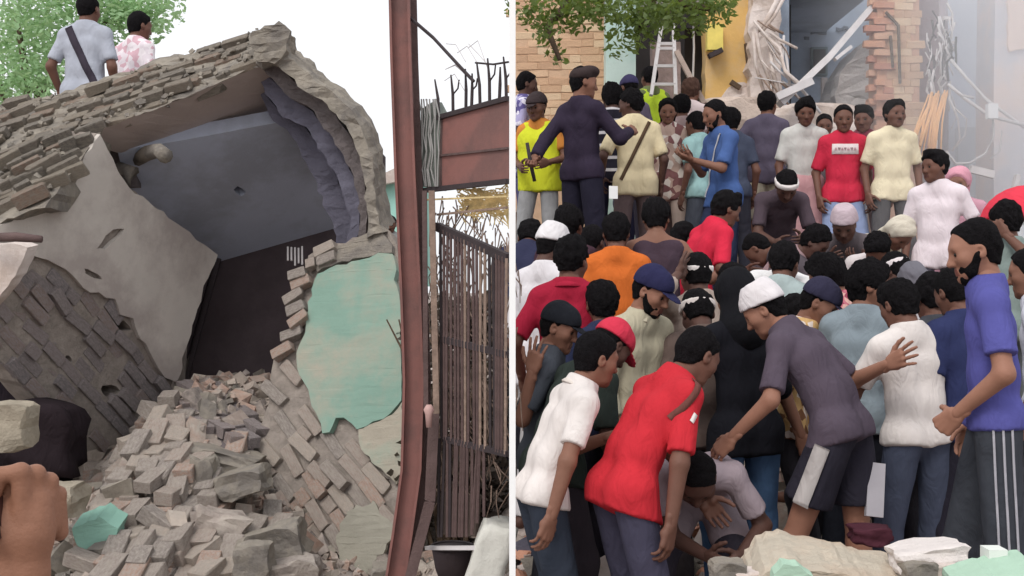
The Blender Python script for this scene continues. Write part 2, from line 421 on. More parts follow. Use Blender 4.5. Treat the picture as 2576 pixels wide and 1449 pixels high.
def build_top(style, res):
    f = Field(); d = None; cuts = []
    front = ((0, .062, .072), (0, .86, -.50)); nape = ((0, 0, -.062), (0, -.25, -.97))
    def shell(o, sides=True):
        f.cone((0, -.024, .044), (0, .012, .038), .081 + o, .077 + o, .03, ((0, 0, 1), 1.06))
        if sides: f.cone((0, -.042, .0), (0, -.036, -.04), .066 + o * .7, .056 + o * .5, .03)
    def unit(n): n = np.array(n, float); return n / np.linalg.norm(n)
    if style[:5] == 'short':
        q = int(style[5:] or 0); shell((.006, .009, .004, .011)[q]); d = hair_noise(1 + q * 7, (.0032, .005, .0024, .0062)[q], (150, 120, 170, 100)[q])
        if q == 1: f.cone((-.035, .03, .100), (.03, .045, .100), .034, .030, .03)
        if q == 3: f.ball((.02, .0, .10), .05, .03)
        cuts = [((0, (.062, .070, .056, .066)[q], .072), unit((0, .86, -.50 - .06 * q))), ((0, 0, (-.055, -.05, -.042, -.065)[q]), unit((0, (.15, .3, .4, .05)[q], -1)))]
    elif style == 'crop': shell(.002); cuts = [((0, .058, .076), unit((0, .82, -.57))), ((0, 0, -.040), unit((0, .45, -1)))]; d = hair_noise(2, .0022, 170)
    elif style == 'bushy':
        shell(.015); f.ball((0, .045, .098), .045, .03); f.ball((-.03, .0, .105), .045, .03); cuts = [((0, .080, .062), unit((0, .8, -.6))), ((0, 0, -.07), unit((0, .1, -1)))]; d = hair_noise(3, .007, 95)
    elif style == 'swept':
        shell(.010); f.cone((-.03, .05, .105), (.04, .035, .112), .036, .030, .03); cuts = [((0, .076, .066), unit((0, .84, -.54))), ((0, 0, -.05), unit((0, .25, -1)))]; d = hair_noise(4, .0045, 110)
    elif style == 'long':
        shell(.013); f.cone((0, -.05, .0), (0, -.055, -.13), .082, .070, .03, ((0, 1, 0), .7)); cuts = [((0, .066, .07), unit((0, .9, -.44)))]; d = hair_noise(5, .005, 110)
    elif style == 'kufi':
        f.cone((0, -.020, .040), (0, -.024, .085), .097, .086, .02); shell(.014, False); cuts = [((0, -.02, .030), unit((0, .2, -1))), ((0, 0, .147), unit((0, -.05, 1)))]; d = hair_noise(6, .0012, 70)
    elif style == 'cap':
        shell(.015, False); cuts = [((0, 0, .034), unit((0, .10, -1)))]
    elif style == 'brim': 
        f.cone((0, .075, .040), (0, .118, .028), .062, .055, .02, ((0, .25, 1), .12))
    elif style == 'beret':
        f.cone((0, -.02, .062), (0, .03, .088), .098, .085, .03, ((0, -.2, .98), .62)); f.cone((0, -.02, .04), (0, .0, .05), .086, .084, .02, ((0, 0, 1), .5)); cuts = [((0, 0, .026), unit((0, .08, -1)))]; d = hair_noise(7, .0015, 50)
    elif style == 'band':
        f.cone((0, -.024, .044), (0, .012, .038), .096, .094, .03, ((0, 0, 1), 1.06)); cuts = [((0, 0, .018), unit((0, .3, -1))), ((0, 0, .060), unit((0, -.3, 1)))]
    elif style == 'hood':
        shell(.020); f.cone((0, -.03, -.02), (0, -.03, -.17), .090, .125, .04, ((0, 1, 0), .85)); f.cone((0, .01, -.1), (0, .03, -.19), .06, .11, .04)
        f.cone((0, .09, .02), (0, .10, -.05), .062, .050, .015, sub=True); d = hair_noise(8, .0022, 34)
    elif style == 'cloth':
        shell(.018, False); f.cone((0, -.05, .02), (0, -.085, -.10), .085, .075, .04, ((0, 1, 0), .6)); cuts = [((0, .07, .05), unit((0, .85, -.5)))]; d = hair_noise(9, .004, 45)
    elif style == 'moustache':
        f.cone((-.021, .089, -.052), (0, .094, -.047), .0045, .0058, .004); f.cone((.021, .089, -.052), (0, .094, -.047), .0045, .0058, .004); d = hair_noise(12, .001, 180)
    elif style == 'beard':
        f.cone((0, .040, -.055), (0, .048, -.088), .058, .044, .03); f.cone((-.070, .008, -.01), (-.048, .040, -.07), .016, .026, .02); f.cone((.070, .008, -.01), (.048, .040, -.07), .016, .026, .02)
        f.cone((-.022, .092, -.050), (.022, .092, -.050), .0055, .0055, .006)
        f.cone((-.018, .099, -.067), (.018, .099, -.067), .011, .011, .006, sub=True); d = hair_noise(10, .002, 150); cuts = [((0, .0, .012), unit((0, .62, .78)))]
    V, Q = f.mesh(res, d, cuts)
    return V, Q
TOPS, HEADS, HANDS = {}, {}, {}
def top_mesh(style, res):
    k = (style, round(res, 4))
    if k not in TOPS:
        V, Q = build_top(style, res); TOPS[k] = raw_mesh(style, V, Q, MATS['hair'], True)
    return TOPS[k]
def head_arrays(res, v):
    k = (round(res, 4), v)
    if k not in HEADS: HEADS[k] = build_head(res, v)
    return HEADS[k]

def hand_field(curl, spread, thumb_in=.3, fat=1.0):
    """wrist at the origin, fingers along y, thumb towards x, palm towards z"""
    f = Field(); kn = [(-.033, .082, .004), (-.011, .091, -.001), (.011, .093, -.001), (.032, .087, .003)]
    f.cone((-.008, -.03, 0), (0, .012, 0), .026, .026, .012, ((0, 0, 1), .72))
    for i, k in enumerate(kn): f.cone((k[0] * .62, .012, 0), (k[0], k[1], k[2] - .0), .0155, .0125, .012)
    f.ball((.022, .032, .012), .019, .012); f.ball((-.024, .035, .010), .017, .012)
    for i, (k, ln, rr) in enumerate(zip(kn, (.060, .075, .080, .072), (.0078, .0088, .0092, .0090))):
        p = Vector(k); a = (i - 1.5) * spread; cu = 0
        for j, (fr, w) in enumerate(((.45, .8), (.30, 1.15), (.25, .8))):
            cu += R(curl * w + (3 - i) * curl * .06)
            dv = Vector((math.sin(R(a)) * math.cos(cu), math.cos(R(a)) * math.cos(cu), math.sin(cu))); q = p + dv * ln * fr
            f.cone(p, q, rr * fat * (1 - .08 * j), rr * fat * (.92 - .08 * j), .004); p = q
    p = Vector((.026, .022, .008))
    for j, (ln, rr, ang) in enumerate(((.042, .0135, 50), (.034, .0108, 34), (.026, .0094, 20))):
        a = R(ang); dv = Vector((math.sin(a), math.cos(a), thumb_in * (1 + .4 * j))).normalized(); q = p + dv * ln
        f.cone(p, q, rr, rr * .9, .006); p = q
    return f
def hand_arrays(kind, res):
    k = (kind, round(res, 4))
    if k not in HANDS:
        c = dict(relaxed=(24, 2, .35), open=(6, 9, .15), fist=(72, 1, .9), grip=(50, 2, .7))[kind]
        HANDS[k] = hand_field(*c).mesh(res)
    return HANDS[k]

# ------------------------------------------------------------------ people
HAIRC = lin(30, 27, 28)
mat('hair', lin(27, 25, 27), rough=.95, var=.5, scale=70, bump=1.0, bscale=110, spec=.08)
mat('hair_grey', lin(120, 118, 118), rough=.8, var=.35, scale=60, bump=.6, bscale=130)
mat('eye_white', lin(200, 190, 180), rough=.4); mat('eye_dark', lin(22, 18, 16), rough=.4)
SKINS = [mat('skin_%d' % i, lin(*c), rough=.6, var=.08, scale=14, bump=.12, bscale=60, spec=.3) for i, c in enumerate([(146, 104, 86), (126, 88, 72), (106, 73, 61), (86, 60, 52)])]
LIPS = [mat('lips_%d' % i, lin(*c), rough=.55) for i, c in enumerate([(126, 76, 66), (106, 66, 58), (90, 56, 50), (74, 48, 44)])]

def ground_z(x, y):
    if x < -.02:
        t = min(1, max(0, (y - 5.2) / 3.6)); b = -.25 + 1.15 * t * t * (3 - 2 * t)
        g = min(1, max(0, (x + 1.25) / .3)); b = b * (1 - g) + min(b, .02) * g           # level strip by the gate
        l = min(1, max(0, (-2.05 - x) / .4)); b = b * (1 - l * .55)
        return b if y < 11 else b - (y - 11) * .1 if y < 16 else b - .5
    b = float(np.interp(y, [0, 4.4, 6, 7, 8, 9, 10, 11, 12, 14, 20, 40], [-.15, -.05, .05, .15, .45, .95, 1.45, 1.72, 1.9, 2.0, 1.6, .2]))
    b += float(np.interp(x, [3.2, 5.0], [0, -.35])) * min(1, max(0, (y - 8) / 2))
    return b

def ik(S, T, a, b, hint):
    S = Vector(S); T = Vector(T); d = T - S; L = max(abs(a - b) + .03, min(d.length, a + b - .004)); u = d.normalized()
    h = hint - u * hint.dot(u); h = h.normalized() if h.length > 1e-4 else u.orthogonal().normalized()
    x = (a * a - b * b + L * L) / (2 * L); y = math.sqrt(max(0, a * a - x * x))
    return S + u * x + h * y, S + u * L

def axes_of(yaw):
    y = R(yaw); return Vector((-math.sin(y), math.cos(y), 0)), Vector((math.cos(y), math.sin(y), 0))

def ribbon(name, shirt, A, B, width, m, parent, root_loc, off=.004, th=.004, n=24):
    """a strip that lies on a garment: rays from the outside points A to the inside points B"""
    me = shirt.data; bv = BVHTree.FromPolygons([v.co for v in me.vertices], [tuple(p.vertices) for p in me.polygons])
    pts = []
    for i in range(n + 1):
        t = i / n * (len(A) - 1); k = min(int(t), len(A) - 2); w = t - k
        a = A[k].lerp(A[k + 1], w) - root_loc; b = B[k].lerp(B[k + 1], w) - root_loc
        h, nn, _, _ = bv.ray_cast(a, (b - a).normalized(), (b - a).length * 1.2)
        if h is not None: pts.append((h, ((a - b).normalized() + nn * .6).normalized()))
    if len(pts) < 3: return None
    V = []; Fq = []
    for i, (p, nn) in enumerate(pts):
        t = pts[min(i + 1, len(pts) - 1)][0] - pts[max(i - 1, 0)][0]; s = t.cross(nn).normalized() * width / 2
        for q in (p - s + nn * off, p + s + nn * off, p + s * .98 + nn * (off + th), p - s * .98 + nn * (off + th)): V.append(q)
        if i:
            a = (i - 1) * 4; b = i * 4
            for j in range(4): Fq.append((a + j, a + (j + 1) % 4, b + (j + 1) % 4, b + j))
    Fq += [(0, 1, 2, 3), tuple((len(pts) - 1) * 4 + j for j in (3, 2, 1, 0))]
    return mk(name, np.array([tuple(v + root_loc) for v in V]), Fq, m, parent, True)

PEOPLE = []
def person(label, hx, hy, d, yaw=0, lean=8, side=0, twist=0, hyaw=None, hpitch=10, hroll=0, s=1.0, w=1.0, skin=1,
           shirt=(200, 200, 200), sleeve=.75, hem=.12, smat=None, loose=1.0, legs='trousers', pants=(60, 62, 72), pmat=None, baggy=1.0,
           top='short', topc=None, beard=False, L=None, Rr=None, hands=('relaxed', 'relaxed'), step=.0, crouch=None, extra=None, group='people crowded over the rubble', feet=True, robe=None, floor=None):
    f0, r0 = axes_of(yaw); Z = Vector((0, 0, 1)); sd = len(PEOPLE) + 3; rd = random.Random(sd)
    def up_at(a): return (Z * math.cos(a) + f0 * math.sin(a))
    b = R(side)
    def fr(a, tw=0):
        u = up_at(a); f = f0 * math.cos(a) - Z * math.sin(a); r = r0.copy()
        u2 = u * math.cos(b) + r * math.sin(b); r2 = r * math.cos(b) - u * math.sin(b)
        if tw:
            t = R(tw); f, r2 = f * math.cos(t) - r2 * math.sin(t), r2 * math.cos(t) + f * math.sin(t)
        return u2, f, r2
    th = R(lean); up, fp, rp = fr(.62 * th); uw, fw, rw = fr(.92 * th, twist * .4); uc, fc, rc = fr(1.12 * th, twist); un = fr(1.2 * th, twist)[0]
    pel = Vector((0, 0, 0)); wai = pel + up * .17 * s; che = wai + uw * .19 * s; neb = che + uc * .165 * s
    hy_ = yaw if hyaw is None else hyaw; hf, hr = axes_of(hy_); a = R(hpitch); hu = Z * math.cos(a) + hf * math.sin(a); hf = hf * math.cos(a) - Z * math.sin(a)
    q = R(hroll); hu, hr = hu * math.cos(q) + hr * math.sin(q), hr * math.cos(q) - hu * math.sin(q)
    hb = (un * .55 + hu * .45).normalized()
    hc = neb + hb * .145 * s + hf * .022 * s
    shift = P(hx, hy, d) - hc
    pel, wai, che, neb, hc = [v + shift for v in (pel, wai, che, neb, hc)]
    sh = {k: che + uc * .098 * s + rc * (k * .157 * s * (.55 + .45 * w)) for k in (-1, 1)}
    hip = {k: pel + rp * (k * .088 * s) for k in (-1, 1)}
    gz = ground_z(pel.x, pel.y) if floor is None else floor
    # legs: feet on the ground, thighs and shins stretched or folded to reach it
    hgt = pel.z - gz; leg = .92 * s; st = 1.0
    if hgt > leg * .985: st = min(1.3, hgt / (leg * .985))
    A1, A2 = .44 * s * st, .41 * s * st; fz = .075 * s
    knee, ank, toe = {}, {}, {}
    for k in (-1, 1):
        off = f0 * (k * step) + f0 * (.12 * math.sin(th) * s) + rp * (k * .05 * s)
        if hgt < leg * .7: off = off + f0 * .06 + rp * k * .06
        t = hip[k] + off; t.z = (ground_z(t.x, t.y) if floor is None else floor) + fz
        knee[k], ank[k] = ik(hip[k], t, A1, A2, f0 + rp * (k * .25)); toe[k] = ank[k] + (f0 + rp * k * .22).normalized() * .17 * s - Z * .035 * s
    ub, lb = .285 * s, .25 * s
    elb, wri = {}, {}
    for k, spec in ((-1, L), (1, Rr)):
        if spec is None:
            T = sh[k] + rc * (k * .07 * s) - Z * .50 * s + f0 * rd.uniform(.02, .10) * s; hint = -f0 * 1.0 + rc * (k * .55)
        elif spec[0] == 'p':      # towards a point of the place
            T = P(spec[1], spec[2], d + spec[3]); hint = (-Z * .8 - f0 * .5 + rc * (k * .6)) if len(spec) < 5 else Vector(spec[4])
        else:                      # body frame: right, forward, up from the shoulder
            T = sh[k] + rc * (k * spec[0] * s) + f0 * spec[1] * s + Z * spec[2] * s; hint = -Z * .7 - f0 * .6 + rc * (k * .6)
        elb[k], wri[k] = ik(sh[k], T, ub, lb, hint)
    root_loc = Vector((pel.x, pel.y, gz)); res = min(.021, max(.0098, d * .0019))
    # the body: one continuous surface
    fl = (tuple(fc), .84); B = Field(); fat = .86 * w
    def torso(G, o, nb=1.0):
        for k in (-1, 1):
            G.cone(pel + rp * k * .064 * s, wai + rw * k * .050 * s, (.090 * fat + o) * s, (.092 * fat + o) * s, .04, (tuple(fp), .95))
            G.cone(wai + rw * k * .050 * s, che + rc * k * .066 * s, (.092 * fat + o) * s, (.096 * fat + o) * s, .04, (tuple(fw), .95))
            G.cone(che + rc * k * .066 * s, che + uc * .075 * s + rc * k * .074 * s, (.096 * fat + o) * s, (.066 + o) * s, .04, fl)
            G.cone(che + uc * .112 * s + rc * k * .03 * s, sh[k] - rc * k * .014 * s - uc * .004 * s, (.050 + o) * s, (.046 + o) * s, .045)
    torso(B, 0)
    B.cone(neb - uc * .03 * s, neb + hb * .05 * s, .060 * s, .052 * s, .04)
    for k in (-1, 1):
        B.cone(neb + uc * .012 * s, sh[k], .042 * s, .046 * s, .04)
        B.cone(sh[k], elb[k], .046 * s, .037 * s, .03); B.cone(elb[k], wri[k], .040 * s, .026 * s, .02)
        B.cone(hip[k], knee[k], .082 * s, .054 * s, .03); B.cone(knee[k], ank[k], .053 * s, .034 * s, .03)
        B.cone(ank[k] - Z * .03 * s - f0 * .03 * s, toe[k], .040 * s, .030 * s, .03)
    o3 = np.array(root_loc)
    V, Q = B.mesh(res); Vs, Qs, Ms = [V - o3], [Q], [np.zeros(len(Q), dtype=np.int32)]; n = len(V)
    hres = .0058 if d < 6.4 else .0075 if d < 8.5 else .0095
    hv, hq, hm = head_arrays(hres, sd % 7); M3 = np.array([hr, hf, hu]).T * s
    Vs.append(hv @ M3.T + np.array(hc) - o3); Qs.append(hq + n); Ms.append(hm); n += len(hv)
    for k, kind in ((-1, hands[0]), (1, hands[1])):
        av, aq = hand_arrays(kind, .0045 if d < 6.4 else .007)
        y = (wri[k] - elb[k]).normalized(); tdir = f0 * .8 + Z * .35 + rc * (-k * .35) if (kind != 'open') else Z * 1.0
        x = (tdir - y * tdir.dot(y)).normalized(); z = x.cross(y)
        v = av.copy()
        if k == -1: v = v * np.array([1, 1, -1]); aq = aq[:, ::-1]
        Vs.append(v @ (np.array([x, y, z]).T * s * 1.04).T + np.array(wri[k]) - o3); Qs.append(aq + n); Ms.append(np.zeros(len(aq), dtype=np.int32)); n += len(v)
    me = raw_mesh('person', np.concatenate(Vs), np.concatenate(Qs), [SKINS[skin], MATS['eye_white'], MATS['eye_dark'], LIPS[skin]], True, np.concatenate(Ms))
    body = bpy.data.objects.new('person', me); place(body, Matrix.Translation(root_loc)); tag(body, label, 'person', group)
    def child(name, V, Q, m, lab=None):
        o = bpy.data.objects.new(name, raw_mesh(name, V - o3, Q, m, True)); o.parent = body; COL.objects.link(o); ORIG[o.name] = Matrix.Translation(root_loc)
        if lab: o['label'] = lab
        return o
    shirt_o = pants_o = None
    if shirt is not None:
        sm = smat or fabric(*shirt); G = Field(); o = .011 * loose
        hem = hem * .5; hp = pel - up * hem * s; cut_h = (tuple(hp), tuple(-up)); cut_n = (tuple(neb + uc * .030 * s), tuple(uc))
        H = Field(); torso(H, o)
        for k in (-1, 1): H.cone(pel + rp * k * .068 * s, hp + rp * k * .074 * s - up * .1 * s, (.094 * fat + o * 1.2) * s, (.095 * fat + o * 1.5) * s, .04, (tuple(fp), .95)); H.cone(hip[k], hip[k].lerp(knee[k], .5), (.094 + o) * s, (.082 + o) * s, .04)
        for pr in H.prims: G.prims.append(pr[:6] + ([cut_h, cut_n],) + pr[7:])
        for k in (-1, 1):
            if sleeve <= 0: continue
            G.cone(neb + uc * .004 * s, sh[k], .060 * s, .055 * s, .04, None, [cut_n]); G.cone(neb - uc * .03 * s, neb + hb * .05 * s, .068 * s, .062 * s, .03, None, [cut_n])
            if sleeve <= 1:
                e = sh[k] + (elb[k] - sh[k]) * sleeve; v = (elb[k] - sh[k]).normalized()
                G.cone(sh[k], e + v * .05 * s, (.049 + .3 * o) * s, (.051 + o * .7) * s, .03, None, [(tuple(e), tuple(v))])
            else:
                e = elb[k] + (wri[k] - elb[k]) * min(1, sleeve - 1); v = (wri[k] - elb[k]).normalized()
                G.cone(sh[k], elb[k], (.053 + .4 * o) * s, (.047 + o * .6) * s, .035); G.cone(elb[k], e + v * .04 * s, (.047 + o * .6) * s, (.036 + o * .6) * s, .02, None, [(tuple(e), tuple(v))])
        cv, cq = G.mesh(res, folds(sd, .0070 * (1.2 if d < 7 else 1), 9))
        shirt_o = child('shirt', cv, cq, sm)
    if legs:
        pm = pmat or fabric(*pants); G = Field(); g = .012 * baggy; frac = {'trousers': .97, 'shorts': None, 'skirt': None}[legs]
        tops = (tuple(pel + up * .09 * s), tuple(up))
        for k in (-1, 1):
            G.cone(pel + rp * k * .063 * s, pel + up * .08 * s + rp * k * .055 * s, (.095 * fat + .003) * s, (.089 * fat + .002) * s, .04, (tuple(fp), .95), [tops])
            if legs == 'shorts':
                v = (knee[k] - hip[k]).normalized(); e = hip[k].lerp(knee[k], .64 if d < 8 else .95)
                G.cone(hip[k], e + v * .05, (.084 + g * .4) * s, (.074 + g * 1.6) * s, .03, None, [(tuple(e), tuple(v))])
            elif legs == 'trousers':
                v = (ank[k] - knee[k]).normalized(); e = ank[k] + v * .0
                G.cone(hip[k], knee[k], (.083 + g * .4) * s, (.060 + g) * s, .03); G.cone(knee[k], e + v * .03, (.060 + g) * s, (.050 + g) * s, .03, None, [(tuple(e), tuple(v))])
        if legs == 'skirt':
            mid = (ank[-1] + ank[1]) / 2; e = mid + Z * .12
            for k in (-1, 1): G.cone(hip[k], e + rp * k * .10 * s - Z * .05, .115 * s, .13 * s, .06, None, [(tuple(e), (0, 0, -1))])
        pv, pq = G.mesh(res * 1.1, folds(sd + 99, .007, 9)); pants_o = child('trousers' if legs == 'trousers' else legs, pv, pq, pm)
    if robe:
        G = Field(); mid = (ank[-1] + ank[1]) / 2; e = pel - up * robe * s
        for k in (-1, 1): G.cone(wai + rw * k * .05 * s, e + rp * k * .08 * s, .115 * s, .15 * s, .06, (tuple(fp), .9), [(tuple(e), tuple(-up))])
        pv, pq = G.mesh(res * 1.1, folds(sd + 55, .012, 8)); child('robe_skirt', pv, pq, smat or fabric(*shirt))
    Mh = Matrix(((hr.x * s, hf.x * s, hu.x * s, hc.x), (hr.y * s, hf.y * s, hu.y * s, hc.y), (hr.z * s, hf.z * s, hu.z * s, hc.z), (0, 0, 0, 1)))
    tr = .0062 if d < 6.4 else .008 if d < 8.5 else .010
    def topper(name, style, m):
        o = bpy.data.objects.new(name, top_mesh(style, tr)); place(o, Mh, body); o.material_slots[0].link = 'OBJECT'; o.material_slots[0].material = m; return o
    if top == 'short': top = ('short', 'short1', 'short2', 'short3', 'swept')[(sd * 7) % 5]
    if top and (top in ('crop', 'bushy', 'swept', 'long') or top[:5] == 'short'): topper('hair', top, fabric(*topc) if topc else MATS['hair'])
    elif top: 
        if top in ('kufi', 'band'): topper('hair', 'short' if top == 'band' else 'crop', MATS['hair'])
        if top in ('cap', 'beret'): topper('hair', 'crop', MATS['hair'])
        nm = {'kufi': 'skullcap', 'band': 'headband', 'hood': 'headscarf', 'cloth': 'head_cloth', 'beret': 'beret', 'cap': 'cap'}[top]
        c = topper(nm, top, fabric(*(topc or (220, 215, 215))))
        if top == 'cap': 
            o = bpy.data.objects.new('brim', top_mesh('brim', tr)); place(o, Mh, c); o.material_slots[0].link = 'OBJECT'; o.material_slots[0].material = fabric(*(topc or (40, 40, 50)))
    if beard: topper('beard', 'beard', MATS['hair'])
    elif sd % 3 == 0 and top not in ('hood', 'long'): topper('moustache', 'moustache', MATS['hair'])
    J = dict(pel=pel, wai=wai, che=che, neb=neb, hc=hc, sh=sh, elb=elb, wri=wri, hip=hip, knee=knee, ank=ank, up=up, uc=uc, fc=fc, rc=rc, rp=rp, fp=fp, f0=f0, loc=root_loc, s=s, shirt=shirt_o, pants=pants_o, body=body, hf=hf, hu=hu, hr=hr)
    if extra: extra(J)
    PEOPLE.append(J); return J

# things worn or carried on a garment
def collar(col, w=.045):
    def f(J):
        s = J['s']; n = 20; A = []; B = []
        V = []; Fq = []; c = J['neb'] + J['uc'] * .012 * s
        for i in range(n + 1):
            a = R(28) + (2 * math.pi - R(56)) * i / n
            u = J['fc'] * math.cos(a) + J['rc'] * math.sin(a)
            for rr, zz in ((.066, .022), (.094, -.018), (.090, -.024), (.060, .016)): V.append(c + u * rr * s * 1.02 + J['uc'] * zz * s)
            if i:
                for j in range(4): Fq.append(((i - 1) * 4 + j, (i - 1) * 4 + (j + 1) % 4, i * 4 + (j + 1) % 4, i * 4 + j))
        Fq += [(0, 1, 2, 3), tuple(n * 4 + j for j in (3, 2, 1, 0))]
        mk('collar', np.array([tuple(v) for v in V]), Fq, fabric(*col), J['body'], True)
    return f
def strap(col, width=.035, flip=1, back=True):
    def f(J):
        s = J['s']; d = (-J['fc'] if back else J['fc']); A = []; B = []
        for t in np.linspace(0, 1, 7):
            p = (J['sh'][flip] - J['rc'] * flip * .05 * s + J['uc'] * .03 * s).lerp(J['pel'] - J['rc'] * flip * .15 * s, t)
            A.append(p + d * .4 + J['uc'] * .1 * (1 - t)); B.append(p)
        ribbon('strap', J['shirt'], A, B, width, fabric(*col), J['body'], J['loc'])
    return f
def badge(name, w, h, rx, uz, col, back=False, n=10):
    def f(J):
        s = J['s']; d = (-J['fc'] if back else J['fc']); c = J['che'] + J['uc'] * uz * s + J['rc'] * rx * s
        A = [c + d * .35 + J['rc'] * x for x in np.linspace(-w / 2, w / 2, 6)]; B = [a - d * .35 for a in A]
        return ribbon(name, J['shirt'], A, B, h, fabric(*col), J['body'], J['loc'], n=n)
    return f
def leg_stripe(k, col, width, offs=(0,), t0=.0, t1=1.0, fwd=0.0, name='stripe', lat=1.0):
    def f(J):
        for o in offs:
            A = []; B = []
            for t in np.linspace(t0, t1, 10):
                p = J['hip'][k].lerp(J['knee'][k], t * 2) if t < .5 else J['knee'][k].lerp(J['ank'][k], t * 2 - 1)
                dd = (J['rp'] * k * lat + J['f0'] * fwd).normalized()
                A.append(p + dd * .3 + J['f0'] * o); B.append(p + J['f0'] * o)
            ribbon(name, J['pants'], A, B, width, fabric(*col), J['body'], J['loc'], n=30)
    return f
def many(*fs):
    def f(J):
        for x in fs: x(J)
    return f

# the left-hand ground gets its heap
def ground_z(x, y, _right=ground_z):
    def left(x):
        t = min(1, max(0, (y - 5.2) / 3.6)); b = 1.15 * t * t * (3 - 2 * t)
        b = -.25 + b * float(np.interp(x, [-3.2, -2.75, -2.35, -1.95, -1.55, -1.2, -.6, -.2], [.35, .55, 1, 1, .66, .40, .3, .24]))
        return b if y < 10.5 else b * max(0, 1 - (y - 10.5) / 4)
    if x >= 0: return _right(x, y)
    if x < -.4: return left(x)
    w = 1 + x / .4; return left(x) * (1 - w) + _right(.01, y) * w

# ------------------------------------------------------------------ materials of the place
M_earth = mat('rubble_earth', lin(168, 156, 148), var=.3, scale=9, bump=.9, bscale=22, col2=lin(105, 98, 95), mix_scale=3)
M_brick = [mat('brick_dusty_%d' % i, lin(*c), var=.22, scale=11, bump=.8, bscale=45, col2=lin(180, 170, 160), mix_scale=7, mix_lo=.42, mix_hi=.66) for i, c in enumerate([(172, 156, 146), (162, 150, 142), (182, 168, 156), (178, 150, 136), (150, 140, 134)])]
M_brick_pink = [mat('brick_pinkish_%d' % i, lin(*c), var=.2, scale=11, bump=.8, bscale=45, col2=lin(158, 148, 146), mix_scale=6) for i, c in enumerate([(150, 138, 136), (144, 134, 132), (138, 130, 130), (152, 136, 130)])]
M_brick_peach = [mat('brick_peach_%d' % i, lin(*c), var=.1, scale=9, bump=.5, bscale=45) for i, c in enumerate([(214, 176, 144), (222, 186, 154), (206, 168, 138), (226, 196, 164)])]
M_brick_col = [mat('brick_column_%d' % i, lin(*c), var=.15, scale=9, bump=.6, bscale=45) for i, c in enumerate([(205, 150, 125), (212, 160, 132), (196, 140, 120), (216, 172, 146)])]
M_brick_roof = [mat('brick_grey_brown_%d' % i, lin(*c), var=.25, scale=11, bump=.9, bscale=40, col2=lin(150, 142, 130), mix_scale=6, mix_lo=.42, mix_hi=.66) for i, c in enumerate([(142, 130, 118), (132, 122, 112), (150, 138, 124), (148, 126, 112), (124, 116, 108)])]  # darker, greyer brick tones for the toppled wall top
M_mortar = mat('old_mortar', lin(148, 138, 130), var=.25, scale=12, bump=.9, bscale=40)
M_mortar_dark = mat('dark_mortar', lin(112, 104, 104), var=.25, scale=12, bump=.9, bscale=40)  # darker grey mortar tone for roof layers, corner fill and mortar bed
M_plaster = mat('grey_plaster', lin(196, 188, 180), var=.08, scale=2.2, bump=.3, bscale=18, col2=lin(170, 160, 154), mix_scale=1.4)
M_ceiling = mat('blue_grey_plaster', lin(178, 184, 200), var=.06, scale=2, bump=.2, bscale=18, col2=lin(160, 164, 176), mix_scale=1.5)
M_beam = mat('beam_plaster', lin(176, 162, 156), var=.1, scale=2.2, bump=.3, bscale=18)
M_mint = mat('mint_paint', lin(124, 152, 139), var=.06, scale=2.5, bump=.25, bscale=14, col2=lin(160, 152, 138), mix_scale=1.8, mix_lo=.44, mix_hi=.68)
M_conc = mat('broken_concrete', lin(146, 138, 127), var=.22, scale=7, bump=.9, bscale=24, col2=lin(120, 114, 108), mix_scale=4)
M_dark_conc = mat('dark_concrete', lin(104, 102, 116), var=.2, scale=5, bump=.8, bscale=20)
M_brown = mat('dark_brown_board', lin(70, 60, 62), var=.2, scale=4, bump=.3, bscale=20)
M_rust = mat('red_oxide_steel', lin(134, 92, 86), rough=.6, var=.1, scale=3, bump=.15, bscale=40, col2=lin(112, 82, 78), mix_scale=2.5)
M_rust_d = mat('rusty_bar', lin(94, 76, 74), rough=.75, var=.25, scale=9, bump=.4, bscale=60)
M_iron = mat('dark_iron', lin(58, 50, 52), rough=.7, var=.2, scale=9, bump=.3, bscale=60)
M_twig = mat('dry_twig', lin(140, 120, 108), var=.3, scale=20, bump=.4)
M_straw = mat('straw', lin(200, 178, 130), var=.3, scale=20)
M_white = mat('white_paint', (.86, .86, .86, 1), rough=.55, var=.02)
M_white_dust = mat('dusty_white_plaster', lin(214, 202, 196), var=.1, scale=4, bump=.5, bscale=20, col2=lin(186, 170, 160), mix_scale=2.2)
M_ochre = mat('ochre_wall', lin(214, 176, 112), var=.08, scale=2.2, bump=.3, bscale=18, col2=lin(206, 178, 140), mix_scale=1.2)
M_room = mat('blue_grey_room', lin(150, 162, 178), var=.1, scale=1.6, bump=.2, bscale=14, col2=lin(128, 138, 152), mix_scale=.9)
M_dust = mat('pale_dust_heap', lin(196, 190, 188), var=.12, scale=6, bump=.8, bscale=22)
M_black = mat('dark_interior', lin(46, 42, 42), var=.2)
M_wire = mat('pale_wire', lin(205, 200, 200), rough=.6, var=.1); M_wire_o = mat('orange_cable', lin(226, 176, 128), rough=.6, var=.15)
M_bark = mat('bark', lin(96, 80, 66), var=.3, scale=16, bump=.9, bscale=30)
def leaf_mat(name, c, k2):
    m = mat(name, c, rough=.55, var=.35, scale=1.5, spec=.4); N = m.node_tree.nodes; L = m.node_tree.links; b = N['Principled BSDF']
    tr = N.new('ShaderNodeBsdfTranslucent'); tr.inputs[0].default_value = k2; ms = N.new('ShaderNodeMixShader'); ms.inputs[0].default_value = .35
    L.new(b.outputs[0], ms.inputs[1]); L.new(tr.outputs[0], ms.inputs[2]); L.new(ms.outputs[0], N['Material Output'].inputs[0]); return m
M_leaf = leaf_mat('leaf_bright', lin(150, 182, 140), lin(190, 220, 160)); M_leaf2 = leaf_mat('leaf_olive', lin(98, 116, 64), lin(140, 160, 70))

